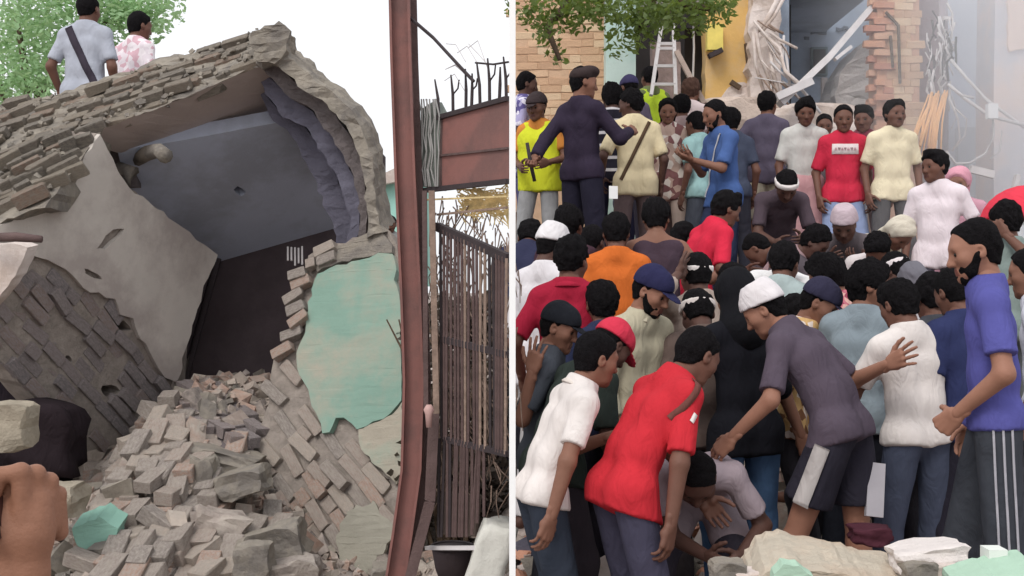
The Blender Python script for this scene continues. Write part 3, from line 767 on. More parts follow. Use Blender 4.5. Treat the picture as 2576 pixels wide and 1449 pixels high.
# ------------------------------------------------------------------ ground
def build_ground():
    xs = np.concatenate([np.linspace(-150, -5, 14), np.arange(-4.8, 5.4, .075), np.linspace(6, 150, 14)]); ys = np.concatenate([np.linspace(-40, 3.6, 10), np.arange(3.8, 15, .075), np.linspace(16, 400, 18)])
    V = []; nz = hair_noise(21, .05, 2.6); n2 = hair_noise(22, .035, 9); n3 = hair_noise(23, .02, 26)
    for y in ys:
        for x in xs:
            z = ground_z(x, y)
            if abs(x) < 5.5 and y < 15.5:
                z += nz(x, y, 0) * .7 + n2(x, y, 0) * .8 + n3(x, y, 0) - .03
            V.append((x, y, z))
    nx, ny = len(xs), len(ys); i, j = np.meshgrid(np.arange(nx - 1), np.arange(ny - 1)); a = (j * nx + i).ravel()
    o = mk('ground', np.array(V), np.stack([a, a + 1, a + nx + 1, a + nx], 1), M_earth, None, True); tag(o, 'dusty uneven ground covered in crushed masonry', kind='structure')
build_ground()

# small debris that nobody could count: one object on each side
def chunk_shape(seed):
    r = random.Random(seed); V = [Vector((i * r.uniform(.25, .55), j * r.uniform(.25, .55), k * r.uniform(.25, .55))) for i in (-1, 1) for j in (-1, 1) for k in (-1, 1)]
    q = [(0, 1, 3, 2), (4, 6, 7, 5), (0, 4, 5, 1), (2, 3, 7, 6), (0, 2, 6, 4), (1, 5, 7, 3)]
    return V, [t for f in q for t in ((f[0], f[1], f[2]), (f[0], f[2], f[3]))]
CH = [chunk_shape(i) for i in range(8)]
def debris(name, label, n, region, size, mats):
    V = []; Fq = []; mi = []
    for _ in range(n):
        x, y = region(); s = size * random.lognormvariate(0, .55); cv, cf = random.choice(CH); M = Matrix.Rotation(random.uniform(0, 6.3), 3, Vector((random.gauss(0, 1), random.gauss(0, 1), random.gauss(0, 1))).normalized())
        sc = Vector((s, s * random.uniform(.5, 1.1), s * random.uniform(.35, .8))); c = Vector((x, y, ground_z(x, y) + s * .12 + (random.random() ** 2 * .10 if x < -1.3 and y > 6.2 else 0))); b = len(V)
        V += [tuple(c + M @ Vector((v.x * sc.x, v.y * sc.y, v.z * sc.z))) for v in cv]; Fq += [tuple(i + b for i in f) for f in cf]; mi += [random.randrange(len(mats))] * len(cf)
    tag(mk(name, np.array(V), np.array(Fq), mats, None, False, mi), label, kind='stuff')
debris('rubble', 'small broken brick and plaster crumbs round the ruin', 4800, lambda: (random.uniform(-3.2, -.1), random.uniform(5.2, 9.6)), .06, [M_conc, M_brick[0], M_brick[2], M_brick[3], M_earth])
debris('rubble', 'small broken brick and plaster crumbs under the crowd', 6500, lambda: (random.uniform(.02, 4.2), 3.6 + 8.6 * random.random() ** .9), .085, [M_conc, M_brick[3], M_white_dust, M_brick[0], M_brick_col[0], M_dark_conc])

# ------------------------------------------------------------------ the ruined house on the left
house = empty('ruined_house', P(600, 1300, 8), 'collapsed brick house tilted on its side with an open dark room', 'ruin')
# top of the toppled wall: courses of bricks running up to the broken corner
plA = Plane((0, 560, 7.4), (680, 170, 8.2), (150, 235, 9.0))
top_poly = [(-60, 275), (0, 262), (150, 236), (300, 182), (460, 132), (620, 86), (700, 56), (724, 78), (716, 128), (680, 152), (560, 205), (400, 272), (262, 322), (250, 335), (205, 402), (150, 470), (112, 522), (0, 562), (-60, 600)]
wtop = prism('wall_top', [plA.hit(*p) for p in jag(top_poly, 18, 5)], (0, .35, 0), M_conc, house, relief=(.10, .016))
band_a = [(-40, 285), (60, 262), (190, 240), (330, 190), (500, 135), (630, 95), (700, 70), (706, 120), (680, 152), (560, 205), (400, 272), (262, 322), (200, 340), (60, 380), (-40, 395)]
lay_bricks(band_a, plA, (0, 400), (400, -118), .21, .088, .07, wtop, M_brick_roof, gap=.014, jit=.016, skip=.2, proud=.0, tilt=6)
band_b = [(-40, 400), (60, 380), (240, 322), (205, 395), (150, 465), (105, 515), (0, 552), (-40, 560)]
lay_bricks(band_b, plA, (0, 460), (300, -128), .23, .070, .09, wtop, M_brick_roof, gap=.016, jit=.018, skip=.14, proud=.016, tilt=7)
cr = MB()
for _ in range(700):
    px = random.uniform(-30, 700); py = random.uniform(80, 590)
    if not (inpoly(px, py, band_a) or inpoly(px, py, band_b)): continue
    cv, cf = random.choice(CH); q = plA.hit(px, py) + plA.n * random.uniform(.02, .05); k = .026 * random.lognormvariate(0, .4); Mx = Matrix.Rotation(random.uniform(0, 6.3), 3, plA.n)
    cr.add([q + Mx @ Vector((v.x * k * 1.6, v.y * k, v.z * k * .8)) for v in cv], cf)
tag(cr.build('mortar_crust', M_conc, wtop), kind='stuff')
lump = lambda name, pts, d, vec, m, par=None, amp=.03, step=.07: prism(name, [P(x, y, d) for x, y in jag(pts, 16, 4)], vec, m, par, relief=(step, amp))
lump('corner_block', [(628, 92), (700, 52), (727, 78), (722, 128), (690, 158), (640, 150)], 8.1, (0, .35, .02), M_conc, house)
# plastered inner wall, its lower skin gone so that the bricks show
plW = Plane((0, 600, 7.4), (255, 330, 8.02), (545, 640, 9.2))
wall_poly = [(-60, 585), (0, 563), (112, 524), (150, 472), (205, 404), (252, 336), (322, 470), (440, 560), (548, 642), (522, 700), (480, 840), (438, 975), (400, 1010), (330, 1110), (215, 1140), (110, 1020), (0, 900), (-60, 850)]
def hole(c, rx, ry, rot, n=11):
    o = []
    for k in range(n):
        a = 2 * math.pi * k / n; q = random.uniform(.7, 1.15); x = math.cos(a) * rx * q; y = math.sin(a) * ry * q; o.append((c[0] + x * math.cos(rot) - y * math.sin(rot), c[1] + x * math.sin(rot) + y * math.cos(rot)))
    return o
WH_ = [((318, 822), 20, 15), ((285, 985), 24, 17), ((180, 905), 12, 9)]
base = prism('inner_wall', [plW.hit(*p) - plW.n * .03 for p in jag(wall_poly, 26, 5)], -plW.n * .24, M_mortar, house, holes=[[plW.hit(*p) - plW.n * .03 for p in hole(c, rx, ry, .4)] for c, rx, ry in WH_])
pl_poly = [(-60, 590), (0, 566), (112, 526), (150, 474), (205, 406), (252, 338), (322, 470), (440, 560), (548, 642), (522, 700), (480, 840), (442, 962), (415, 950), (385, 905), (352, 850), (335, 800), (300, 790), (290, 750), (225, 735), (180, 690), (120, 655), (75, 640), (30, 650), (-60, 700)]
holes = [hole((278, 598), 44, 13, -.75), hole((232, 690), 26, 8, .5)]
plast = prism('plaster', [plW.hit(*p) + plW.n * .005 for p in jag(pl_poly, 20, 5)], -plW.n * .033, M_plaster, base, holes=[[plW.hit(*p) + plW.n * .005 for p in h] for h in holes])
br_poly = [(-40, 705), (30, 650), (120, 660), (180, 695), (225, 740), (290, 755), (335, 805), (352, 855), (385, 910), (425, 965), (395, 1010), (330, 1095), (215, 1125), (110, 1008), (0, 888), (-40, 860)]
lay_bricks(br_poly, plW, (150, 800), (100, 118), .225, .088, .05, base, M_brick_pink, gap=.008, jit=.008, skip=.04, proud=-.040, tilt=2.5, avoid=[(318, 822, .10), (285, 985, .11), (180, 905, .08)])
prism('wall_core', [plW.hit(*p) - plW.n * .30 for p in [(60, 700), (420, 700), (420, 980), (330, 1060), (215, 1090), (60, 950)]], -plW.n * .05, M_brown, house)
# beam and ceiling of the room
plB = Plane((255, 325, 8.06), (680, 165, 8.3), (300, 388, 8.5))
prism('ceiling_beam', [plB.hit(*p) for p in jag([(262, 322), (400, 272), (560, 205), (680, 156), (702, 200), (694, 312), (480, 352), (302, 384), (268, 376), (252, 345)], 30, 2)], (0, .25, 0), M_beam, house, relief=(.2, .004))
plC = Plane((300, 384, 8.5), (694, 312, 8.7), (548, 642, 9.9))
cholem = hole((604, 482), 17, 11, .5)
prism('ceiling', [plC.hit(*p) for p in [(296, 380), (480, 349), (698, 308), (748, 322), (802, 420), (874, 604), (720, 625), (540, 660), (440, 575), (318, 475)]], -plC.n * .12, M_ceiling, house, holes=[[plC.hit(*p) for p in cholem]])
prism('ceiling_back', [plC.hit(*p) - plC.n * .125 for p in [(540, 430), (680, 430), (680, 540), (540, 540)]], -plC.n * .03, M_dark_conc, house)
prism('corner_mortar', [P(x, y, 8.75) for x, y in [(225, 300), (330, 290), (345, 470), (300, 470), (235, 360)]], (0, .1, 0), M_mortar_dark, house)
mb = MB(); mb.box(Vector((-3.5, 10.15, 1.1)), Vector((.85, 0, 0)), Vector((0, .8, 0)), Vector((0, 0, 1.225))); mb.build('rear_block', M_mortar, house)
# a clay pipe end sticking out under the beam
pm = MB(); pm.tube([P(345, 402, 8.7), P(372, 385, 8.42), P(400, 378, 8.2), P(416, 392, 8.08)], [.05, .055, .05, .054], 9); pm.tube([P(300, 420, 8.6), P(330, 432, 8.5), P(318, 470, 8.5)], [.04, .06, .03], 7)
pm.build('clay_pipe', M_conc, house, True)
# torn edge of the roof slab: nested layers stepping back into the dark
def arc(name, outer, inner, d0, d1, vec, m, amp=.02, lay=None):
    pts = outer + inner[::-1]; dd = [d0 + (d1 - d0) * i / (len(outer) - 1) for i in range(len(outer))] + [d0 + (d1 - d0) * i / (len(inner) - 1) for i in range(len(inner))][::-1]
    out = []
    for i, (p, d) in enumerate(zip(pts, dd)):
        q, e = pts[(i + 1) % len(pts)], dd[(i + 1) % len(pts)]; n = max(1, int(math.hypot(q[0] - p[0], q[1] - p[1]) / 16))
        for k in range(n): t = k / n; out.append(P(p[0] + (q[0] - p[0]) * t + random.uniform(-3.5, 3.5), p[1] + (q[1] - p[1]) * t + random.uniform(-3.5, 3.5), d + (e - d) * t))
    return prism(name, out, vec, m, house, relief=(.09, amp))
O = [(700, 120), (742, 150), (800, 208), (850, 246), (884, 276), (918, 330), (938, 390), (944, 480), (952, 540), (965, 585)]
I1 = [(672, 146), (722, 186), (752, 214), (808, 250), (852, 300), (888, 352), (910, 412), (920, 476), (924, 545), (920, 598)]
I2 = [(660, 172), (706, 224), (732, 250), (786, 282), (830, 334), (866, 388), (890, 446), (902, 505), (904, 560), (898, 604)]
I3 = [(650, 205), (692, 268), (712, 296), (764, 318), (804, 372), (838, 428), (866, 490), (880, 545), (880, 582), (874, 612)]
I4 = [(655, 240), (688, 306), (722, 326), (742, 356), (768, 410), (794, 462), (816, 515), (836, 560), (846, 594), (846, 622)]
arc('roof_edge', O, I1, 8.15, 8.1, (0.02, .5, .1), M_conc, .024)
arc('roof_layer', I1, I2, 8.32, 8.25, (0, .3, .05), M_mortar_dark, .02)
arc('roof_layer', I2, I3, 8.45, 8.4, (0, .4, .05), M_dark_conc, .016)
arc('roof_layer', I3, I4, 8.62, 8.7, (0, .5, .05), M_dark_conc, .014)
# dark panel at the back of the room and the leaning door frame in front of it
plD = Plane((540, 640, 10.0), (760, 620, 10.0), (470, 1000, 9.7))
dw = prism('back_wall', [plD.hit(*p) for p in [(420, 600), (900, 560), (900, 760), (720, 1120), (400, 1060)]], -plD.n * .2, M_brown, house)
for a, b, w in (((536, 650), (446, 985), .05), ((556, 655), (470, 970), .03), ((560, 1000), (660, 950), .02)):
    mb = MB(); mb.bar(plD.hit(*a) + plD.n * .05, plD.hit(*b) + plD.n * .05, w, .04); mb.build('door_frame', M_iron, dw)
# short row of exposed rods under the ceiling edge
for k in range(5):
    mb = MB(); a = P(724 + k * 9, 622 + random.uniform(-3, 3), 9.2); mb.tube([a, a + Vector((.01, -.05, -.10 - random.random() * .05))], .008, 5); mb.build('reinforcing_rod', M_wire, house)
# outer wall: mint plaster above, bare brick below
plR = Plane((760, 640, 8.3), (1000, 620, 8.05), (960, 1300, 7.35))
rw_poly = [(770, 640), (800, 618), (862, 604), (905, 590), (958, 560), (992, 610), (1012, 800), (1014, 1210), (1002, 1330), (905, 1500), (620, 1500), (640, 1080), (668, 1010), (682, 900), (720, 860), (742, 800), (722, 780), (746, 700)]
rw = prism('outer_wall', [plR.hit(*p) - plR.n * .04 for p in jag(rw_poly, 20, 6)], -plR.n * .26, M_mortar, house, relief=(.16, .008))
up_poly = [(800, 690), (850, 668), (905, 655), (955, 640), (990, 640), (1010, 800), (1012, 1010), (985, 1040), (940, 1062), (900, 1080), (868, 1050), (845, 1052), (832, 1088), (812, 1092), (798, 1040), (778, 980), (752, 930), (748, 890), (768, 840), (776, 760)]
rp = prism('plaster', [plR.hit(*p) + plR.n * .012 for p in jag(up_poly, 18, 5)], -plR.n * .05, M_mint, rw, relief=(.12, .004))
st_poly = [(903, 1082), (942, 1064), (987, 1042), (1012, 1013), (1013, 1205), (998, 1218), (960, 1180), (908, 1130)]
prism('stained_plaster', [plR.hit(*p) + plR.n * .008 for p in jag(st_poly, 14, 4)], -plR.n * .045, mat('stained_plaster', lin(160, 152, 138), var=.1, scale=4, bump=.5, bscale=18, col2=lin(136, 152, 138), mix_scale=2.5, mix_lo=.5, mix_hi=.7), rw, relief=(.1, .005))
prism('grey_plaster_band', [plR.hit(*p) + plR.n * .008 for p in jag([(806, 640), (862, 616), (905, 600), (955, 575), (988, 618), (988, 636), (955, 636), (905, 650), (850, 662), (800, 684), (790, 660)], 14, 4)], -plR.n * .045, M_conc, rw, relief=(.1, .01))
lb_poly = [(640, 1090), (672, 1010), (690, 930), (735, 900), (770, 990), (800, 1090), (835, 1095), (862, 1060), (905, 1140), (985, 1225), (1000, 1320), (930, 1440), (880, 1500), (630, 1500)]
lay_bricks(lb_poly, plR, (760, 1150), (100, 132), .23, .086, .06, rw, M_brick, gap=.009, jit=.012, skip=.10, proud=-.040, tilt=3.5)
edge_poly = [(745, 700), (800, 625), (860, 612), (840, 655), (790, 680), (765, 760), (758, 840), (740, 885), (690, 910), (722, 862), (746, 800), (728, 780)]
lay_bricks(edge_poly, plR, (740, 760), (100, -45), .16, .085, .08, rw, M_brick, gap=.013, jit=.012, skip=.08, proud=.01, tilt=6)
# a leaf of grey plaster peeled off at the foot of the wall
prism('loose_plaster', [plR.hit(*p) + plR.n * .03 for p in jag([(850, 1350), (880, 1290), (945, 1262), (998, 1325), (940, 1440), (890, 1480), (860, 1430)], 14, 8)], -plR.n * .03, mat('greenish_plaster', lin(146, 142, 130), var=.12, scale=4, bump=.5, bscale=20), rw, relief=(.1, .006))
# fallen masonry still bonded together at the head of the heap
frag = empty('masonry_fragment', P(530, 1060, 8.2), 'bonded block of bricks fallen flat at the foot of the dark doorway', 'masonry block')
plF = Plane((430, 990, 8.5), (640, 1080, 8.0), (540, 970, 8.9))
fp = [(432, 1000), (470, 965), (520, 960), (590, 1005), (640, 1060), (640, 1110), (560, 1120), (480, 1080)]
fb = prism('mortar_bed', [plF.hit(*p) - plF.n * .03 for p in jag(fp, 18, 4)], -plF.n * .12, M_mortar_dark, frag)
lay_bricks(fp, plF, (500, 1020), (100, 62), .23, .115, .08, fb, M_brick_pink, gap=.016, jit=.006, skip=.03, proud=0, tilt=3)
# loose bricks of the heap, each one a thing
heap = [(185, 1520), (200, 1150), (255, 1105), (335, 1055), (400, 1045), (430, 1000), (480, 1080), (560, 1125), (632, 1110), (625, 1250), (680, 1330), (760, 1420), (800, 1520)]
cand = []
yy = 6.35
while yy < 8.9:
    xx = -2.95 + random.uniform(0, .1)
    while xx < -.7:
        z = ground_z(xx, yy); px = 1288 + xx / yy * F; py = 724.5 - (z + .06 - CZ) / yy * F
        if inpoly(px, py, heap): cand.append((xx, yy, z, px, py))
        xx += .127
    yy += .112
random.shuffle(cand)
nb = 0
for xx, yy, z, px, py in cand:
    for layer in (0, 1):
        if nb >= 298 or (layer and random.random() > .5): continue
        ya = random.gauss(-.12, .15) if random.random() < .86 else random.uniform(-1.5, 1.5); pit = random.gauss(.36, .15); rol = random.gauss(0, .11)
        Mr = Matrix.Rotation(ya, 3, 'Z') @ Matrix.Rotation(pit, 3, 'X') @ Matrix.Rotation(rol, 3, 'Y')
        c = Vector((xx + random.gauss(0, .012), yy + random.gauss(0, .015), z + .055 + layer * .082 + random.uniform(-.02, .03)))
        y = Mr @ Vector((0, 1, 0)); x = Mr @ Vector((1, 0, 0)); zz = Mr @ Vector((0, 0, 1))
        full = random.random() < .75
        o = bpy.data.objects.new('brick', brick_mesh(random.randrange(9), random.choice(M_brick)))
        place(o, frame(c, y, x, zz, .225 if full else .14, .118, .085 + random.uniform(-.008, .012)))
        tag(o, 'dusty loose brick lying in the heap before the collapsed house', 'brick', 'loose bricks in the heap before the ruin'); nb += 1
def chunk(name, label, cat, c, sx, sy, sz, m, seed, amp=.12, cuts=3, rot=0):
    r = random.Random(seed); bm = bmesh.new(); bmesh.ops.create_icosphere(bm, subdivisions=cuts, radius=.5)
    ph = [r.uniform(0, 6) for _ in range(6)]
    for v in bm.verts:
        p = v.co * 2; q = Vector([max(-.40, min(.40, k * 1.25)) for k in v.co])
        n = math.sin(p.x * 5 + ph[0] + math.sin(p.y * 4)) + math.sin(p.y * 6 + ph[1] + p.z * 2) + math.sin(p.z * 7 + ph[2] + p.x * 3) + .6 * math.sin(p.x * 15 + p.z * 13 + ph[3])
        v.co = q * (1 + amp * n * .4 + r.uniform(-.02, .02))
    for v in bm.verts: v.co = Matrix.Rotation(rot, 3, 'Y') @ Vector((v.co.x * sx * 1.2, v.co.y * sy * 1.2, v.co.z * sz * 1.2))
    me = bpy.data.meshes.new(name); bm.to_mesh(me); bm.free(); me.materials.append(m); me.polygons.foreach_set('use_smooth', np.full(len(me.polygons), 'cloth' in name or name == 'sack')); o = bpy.data.objects.new(name, me); place(o, Matrix.Translation(c)); return tag(o, label, cat)
o = prism('plaster_slab', [P(x, y, 6.6) for x, y in jag([(180, 1330), (250, 1300), (298, 1330), (285, 1372), (235, 1398), (195, 1372)], 14, 3)], (0.02, .12, .06), mat('mint_paint_clean', lin(128, 166, 152), var=.08, scale=3, bump=.25), None, relief=(.06, .005)); tag(o, 'broken piece of mint green plaster on the brick heap', 'plaster piece')
chunk('boulder', 'pale tan lump of concrete under the dark hollow of the wall', 'rubble lump', P(22, 1075, 6.6), .26, .25, .26, mat('tan_conc', lin(158, 148, 132), var=.2, scale=6, bump=.8), 3)
chunk('boulder', 'beige slab lump behind the hand, below the hollow', 'rubble lump', P(120, 1255, 6.4), .34, .3, .17, mat('tan_conc', (0, 0, 0, 1)), 5)
chunk('boulder', 'grey lump of rubble at the foot of the mint wall', 'rubble lump', P(640, 1410, 6.5), .2, .2, .2, M_conc, 8)
chunk('boulder', 'flat pale mortar slab between heap and mint wall', 'rubble lump', P(560, 1150, 7.6), .5, .4, .12, M_conc, 9, rot=.25)
chunk('boulder', 'rough mortar lump leaning on the bare bricks of the wall', 'rubble lump', P(610, 1215, 7.2), .3, .3, .16, M_conc, 10, rot=-.3)
chunk('boulder', 'small pointed lump of rubble at the edge of the frame below the gate post', 'rubble lump', P(985, 1452, 6.0), .2, .2, .12, M_conc, 12)
for i, (px, py, d, a, b, c_, m, lab) in enumerate([(515, 1200, 7.3, .15, .2, .26, M_conc, 'upright grey lump standing near the top of the heap'), (560, 1330, 6.9, .3, .2, .2, M_brick[1], 'brown rubble lump low on the heap towards the mint wall'), (690, 1380, 6.8, .34, .26, .24, M_conc, 'large grey lump leaning under the bare bricks of the wall'), (740, 1450, 6.6, .3, .24, .2, M_brick[4], 'dark rubble lump under the bare bricks of the wall')]):
    chunk('boulder', lab, 'rubble lump', P(px, py, d), a, b, c_, m, 200 + i, amp=.18, rot=random.uniform(-.5, .5))
chunk('cloth_or_shade_fill', 'dark lump added as shade filling the hollow under the leaning wall', 'cloth', P(95, 1100, 7.6), .54, .4, .44, fabric(44, 36, 40), 14, amp=.2)  # near-black lump added to stand for the shade in the void here
chunk('cloth_or_shade_fill', 'black lump added as shade at the dark edge of the leaning wall', 'cloth', P(20, 1010, 8.4), .7, .6, 1.1, fabric(38, 32, 38), 15, amp=.2)  # second dark lump, its colour replaces the deep shade behind the wall edge
# a second toppled wall piece on the far left, with a rusty bar along it
o = prism('plaster_slab', [P(x, y, 7.25) for x, y in jag([(-40, 618), (20, 612), (70, 622), (60, 650), (20, 720), (-40, 790)], 16, 3)], (.02, .12, .02), M_white_dust, None); tag(o, 'pale plaster slab leaning at the far end of the wall', 'plaster piece')
mb = MB(); mb.tube([P(-40, 598, 7.15), P(40, 596, 7.1), P(105, 602, 7.1)], [.028, .03, .022], 8); tag(mb.build('rusty_pipe', M_rust_d, None, True), 'rusty pipe stub lying along the broken wall', 'pipe')

# ------------------------------------------------------------------ the gate on the right of the ruin
gate = empty('steel_gate', P(1020, 1449, 5.7), 'tall red-brown steel gate with sheet panels above and thin bars below', 'gate')
gd = 5.7
path = [(1003, -60), (1008, 150), (1018, 420), (1032, 720), (1040, 960), (1034, 1180), (1012, 1340), (985, 1520)]
mb = MB()
for (ax_, ay_), (bx, by) in zip(path[:-1], path[1:]):
    pass
def sweep(name, pts, w, dpt, m, par):
    V = []; Fq = []
    for i, p in enumerate(pts):
        for q in ((-1, -1), (1, -1), (1, 1), (-1, 1)): V.append(p + Vector((q[0] * w / 2, q[1] * dpt / 2, 0)))
        if i:
            for j in range(4): Fq.append(((i - 1) * 4 + j, (i - 1) * 4 + (j + 1) % 4, i * 4 + (j + 1) % 4, i * 4 + j))
    Fq += [(0, 1, 2, 3), tuple((len(pts) - 1) * 4 + j for j in (3, 2, 1, 0))]
    return mk(name, np.array([tuple(v) for v in V]), Fq, m, par)
post = sweep('post', [P(x + 0, y, gd) for x, y in path], .090, .02, M_rust, gate)
sweep('flange', [P(x - 22, y, gd - .02) for x, y in path], .012, .07, M_rust, post); sweep('flange', [P(x + 24, y, gd - .012) for x, y in path], .012, .055, M_rust, post)
sweep('post_back_strip', [P(x + 36, y, gd + .07) for x, y in path], .03, .03, M_rust_d, gate).name = 'back_web'  # narrow darker strip set just behind the gate post
plG = Plane((1060, 300, 5.8), (1281, 290, 5.25), (1060, 1300, 5.8))
def gq(x, y, o=0): return plG.hit(x, y) + plG.n * o
def panel(poly, t, m, name, o=0): return prism(name, [gq(*p, o) for p in poly], -plG.n * t, m, gate)
panel([(1112, 300), (1278, 252), (1278, 370), (1112, 388)], .012, M_rust, 'sheet_panel'); panel([(1112, 392), (1278, 374), (1278, 452), (1112, 480)], .012, M_rust, 'sheet_panel')
def rail(a, b, w, m=M_rust_d, name='rail', dd=.03):
    mb = MB(); mb.bar(gq(*a), gq(*b), w, dd, plG.n); return mb.build(name, m, gate)
rail((1058, 480), (1279, 456), .022, M_iron); rail((1104, 296), (1279, 248), .022, M_iron); rail((1106, 392), (1279, 373), .010, M_rust_d, dd=.02)
rail((1060, 503), (1276, 494), .008, M_straw, dd=.01); rail((1100, 540), (1276, 522), .010, M_twig, dd=.01); rail((1100, 570), (1279, 650), .040, M_iron); rail((1112, 852), (1279, 892), .030, M_iron); rail((1118, 1104), (1279, 1142), .026, M_iron); rail((1075, 1378), (1205, 1378), .018, M_wire)
panel([(1108, 300), (1114, 300), (1110, 480), (1104, 480)], .03, M_rust_d, 'stile')
# weathered green-grey corner post and the torn netting on it
panel([(1058, 275), (1090, 255), (1108, 290), (1104, 470), (1060, 470)], .05, mat('green_grey_board', lin(112, 118, 112), var=.2, scale=7, bump=.4), 'corner_board', .0)
for k in range(9):
    mb = MB(); x = 1062 + k * 5.5; pts = [gq(x + random.uniform(-4, 4) + (6 if j % 2 else 0), 250 + j * 44, .02) for j in range(6)]; mb.tube(pts, .004, 4); mb.build('netting_strand', mat('grey_strand', lin(150, 148, 146)), gate)
# spikes along the top
for k, x in enumerate((1104, 1140, 1172, 1186, 1208, 1232, 1256, 1274)):
    y0 = 296 - (x - 1104) * .27; top = y0 - random.uniform(75, 115); mb = MB(); j = random.uniform(-7, 7); mb.tube([gq(x, y0), gq(x + j * .3, (y0 + top) / 2), gq(x + j - 4, top)], [.008, .008, .004], 5)
    if k % 2: mb.tube([gq(x, (y0 * .5 + top * .5)), gq(x + 12, (y0 * .35 + top * .65)), gq(x + 15, top + 12)], .004, 4)
    mb.build('spike', M_iron, gate)
mb = MB(); mb.tube([gq(1196, 158), gq(1240, 162), gq(1279, 156)], .005, 5); mb.build('spike_wire', M_iron, gate)
mb = MB(); mb.tube([P(1032, 45, gd), P(1090, 95, 5.65), P(1150, 160, 5.5), P(1192, 205, 5.45)], .009, 6); mb.build('stay_wire', M_iron, gate)
for k in range(7):
    mb = MB(); x = 1110 + random.uniform(0, 70); y = 150 + random.uniform(-40, 60); mb.tube([gq(x, y), gq(x + 25, y + random.uniform(-20, 30)), gq(x + 50, y + random.uniform(10, 60))], .0022, 4); mb.build('loose_wire', M_wire, gate)
# upright bars, between the rails
def rail_y(x, a, b): return a[1] + (b[1] - a[1]) * (x - a[0]) / (b[0] - a[0])
x = 1112.0
while x < 1280:
    j = random.uniform(-3, 3); m = random.choice([M_rust_d, M_rust_d, M_iron, M_twig])
    mb = MB(); mb.tube([gq(x, rail_y(x, (1100, 570), (1279, 650)), .01), gq(x + j, rail_y(x, (1112, 852), (1279, 892)), .01), gq(x + j * 1.5, rail_y(x, (1118, 1104), (1279, 1142)), .01)], .0075, 5); mb.build('bar', m, gate)
    if x < 1230:
        y1 = 1350 - max(0, x - 1190) * 1.5; mb = MB(); mb.tube([gq(x + random.uniform(-3, 3), rail_y(x, (1118, 1104), (1279, 1142)), .01), gq(x - 6 + random.uniform(-5, 5), y1, .01)], .008, 5); mb.build('bar', random.choice([M_iron, M_rust_d]), gate)
    x += random.uniform(7.5, 11)
panel([(1098, 1240), (1192, 1250), (1182, 1352), (1086, 1345)], .015, mat('brown_sheet', lin(92, 80, 74), var=.15, scale=6, bump=.3), 'kick_panel', -.03)
# the stile at the hinge side, a worn pipe with a knob
for a, b, w, m in (((1068, 480), (1072, 1030), .022, M_rust_d), ((1086, 480), (1098, 1040), .028, M_twig), ((1092, 1040), (1082, 1260), .05, M_rust_d), ((1082, 1260), (1030, 1460), .05, M_rust_d)):
    mb = MB(); mb.bar(P(*a, 5.62), P(*b, 5.62), w, .03); mb.build('stile', m, gate)
mb = MB(); mb.tube([P(1079, 1075, 5.52), P(1079, 1042, 5.52), P(1079, 1030, 5.52), P(1079, 1018, 5.52)], [.013, .018, .026, .012], 10); mb.build('knob', mat('pink_cap', lin(186, 152, 146), rough=.6), gate, True)
# dry creeper and twigs tangled in the gate
tw = MB()
for k in range(420):
    x = random.choice([random.gauss(1085, 14), random.uniform(1060, 1255), random.uniform(1060, 1255)]); y = random.uniform(490, 1240); L = random.uniform(30, 110); a = random.gauss(0, .35); dd = random.uniform(-.14, -.02)
    tw.tube([gq(x, y, dd), gq(min(1258, x + L * .5 * math.sin(a) + random.uniform(-6, 6)), y + L * .5, dd), gq(min(1258, max(1052, x + L * math.sin(a))), y + L, dd)], [.004, .0035, .002], 3, False)
tag(tw.build('twigs', M_twig), 'dry twigs and creeper tangled behind the gate bars', kind='stuff')
tw = MB()
for k in range(170):
    x = random.uniform(1135, 1262); y = random.uniform(472, 530); tw.tube([gq(x, y, -.03), gq(min(1262, x + random.uniform(5, 40)), y + random.uniform(-15, 25), -.03), gq(min(1266, x + random.uniform(15, 70)), y + random.uniform(-10, 50), -.03)], [.004, .004, .002], 3, False)
tag(tw.build('straw', M_straw), 'loose straw caught under the gate panel', kind='stuff')
# scrub behind the gate: dark bushes seen through the bars
def foliage(name, centers, n, size, m, cull=None, parent=None, droop=0.0):
    V = []; Fq = []
    tot = sum(c[3] ** 2 for c in centers)
    for (cx, cy, cz, r) in centers:
        for _ in range(int(n * r * r / tot)):
            v = Vector((random.gauss(0, 1), random.gauss(0, 1), random.gauss(0, 1))).normalized() * r * random.random() ** .45
            c = Vector((cx, cy, cz)) + Vector((v.x, v.y * .8, v.z * .85))
            if cull and not cull(c): continue
            u = Vector((random.gauss(0, 1), random.gauss(0, 1), random.gauss(0, .7) - droop)).normalized(); w = u.cross(Vector((random.gauss(0, 1), random.gauss(0, 1), random.gauss(0, 1)))).normalized()
            s = size * random.uniform(.55, 1.4); b = len(V)
            V += [tuple(c - u * s * .5), tuple(c + w * s * .24 + u * s * .02), tuple(c + u * s * .5), tuple(c - w * s * .24)]; Fq.append((b, b + 1, b + 2, b + 3))
    return mk(name, np.array(V), np.array(Fq), m, parent)
bush = empty('bush', Vector((-.55, 7.6, 0)), 'dark scrubby bush growing behind the gate bars', 'bush')
foliage('foliage', [(-.42, 7.6, .55, .42), (-.30, 7.4, 1.05, .34), (-.42, 7.9, 1.35, .36), (-.28, 7.8, .3, .32), (-.2, 7.6, 1.5, .22), (-.2, 7.5, .9, .25)], 4600, .075, leaf_mat('leaf_dry', lin(86, 76, 70), lin(80, 76, 60)), lambda c: c.x < -.03, bush)
tm = MB()
for k in range(9): tm.tube([Vector((-.45 + random.uniform(-.15, .2), 7.6, -.1)), Vector((-.45 + random.uniform(-.3, .35), 7.6 + random.uniform(-.2, .2), .8)), Vector((-.45 + random.uniform(-.35, .38), 7.6, 1.5))], [.02, .014, .005], 5)
tm.build('stem', M_bark, bush)
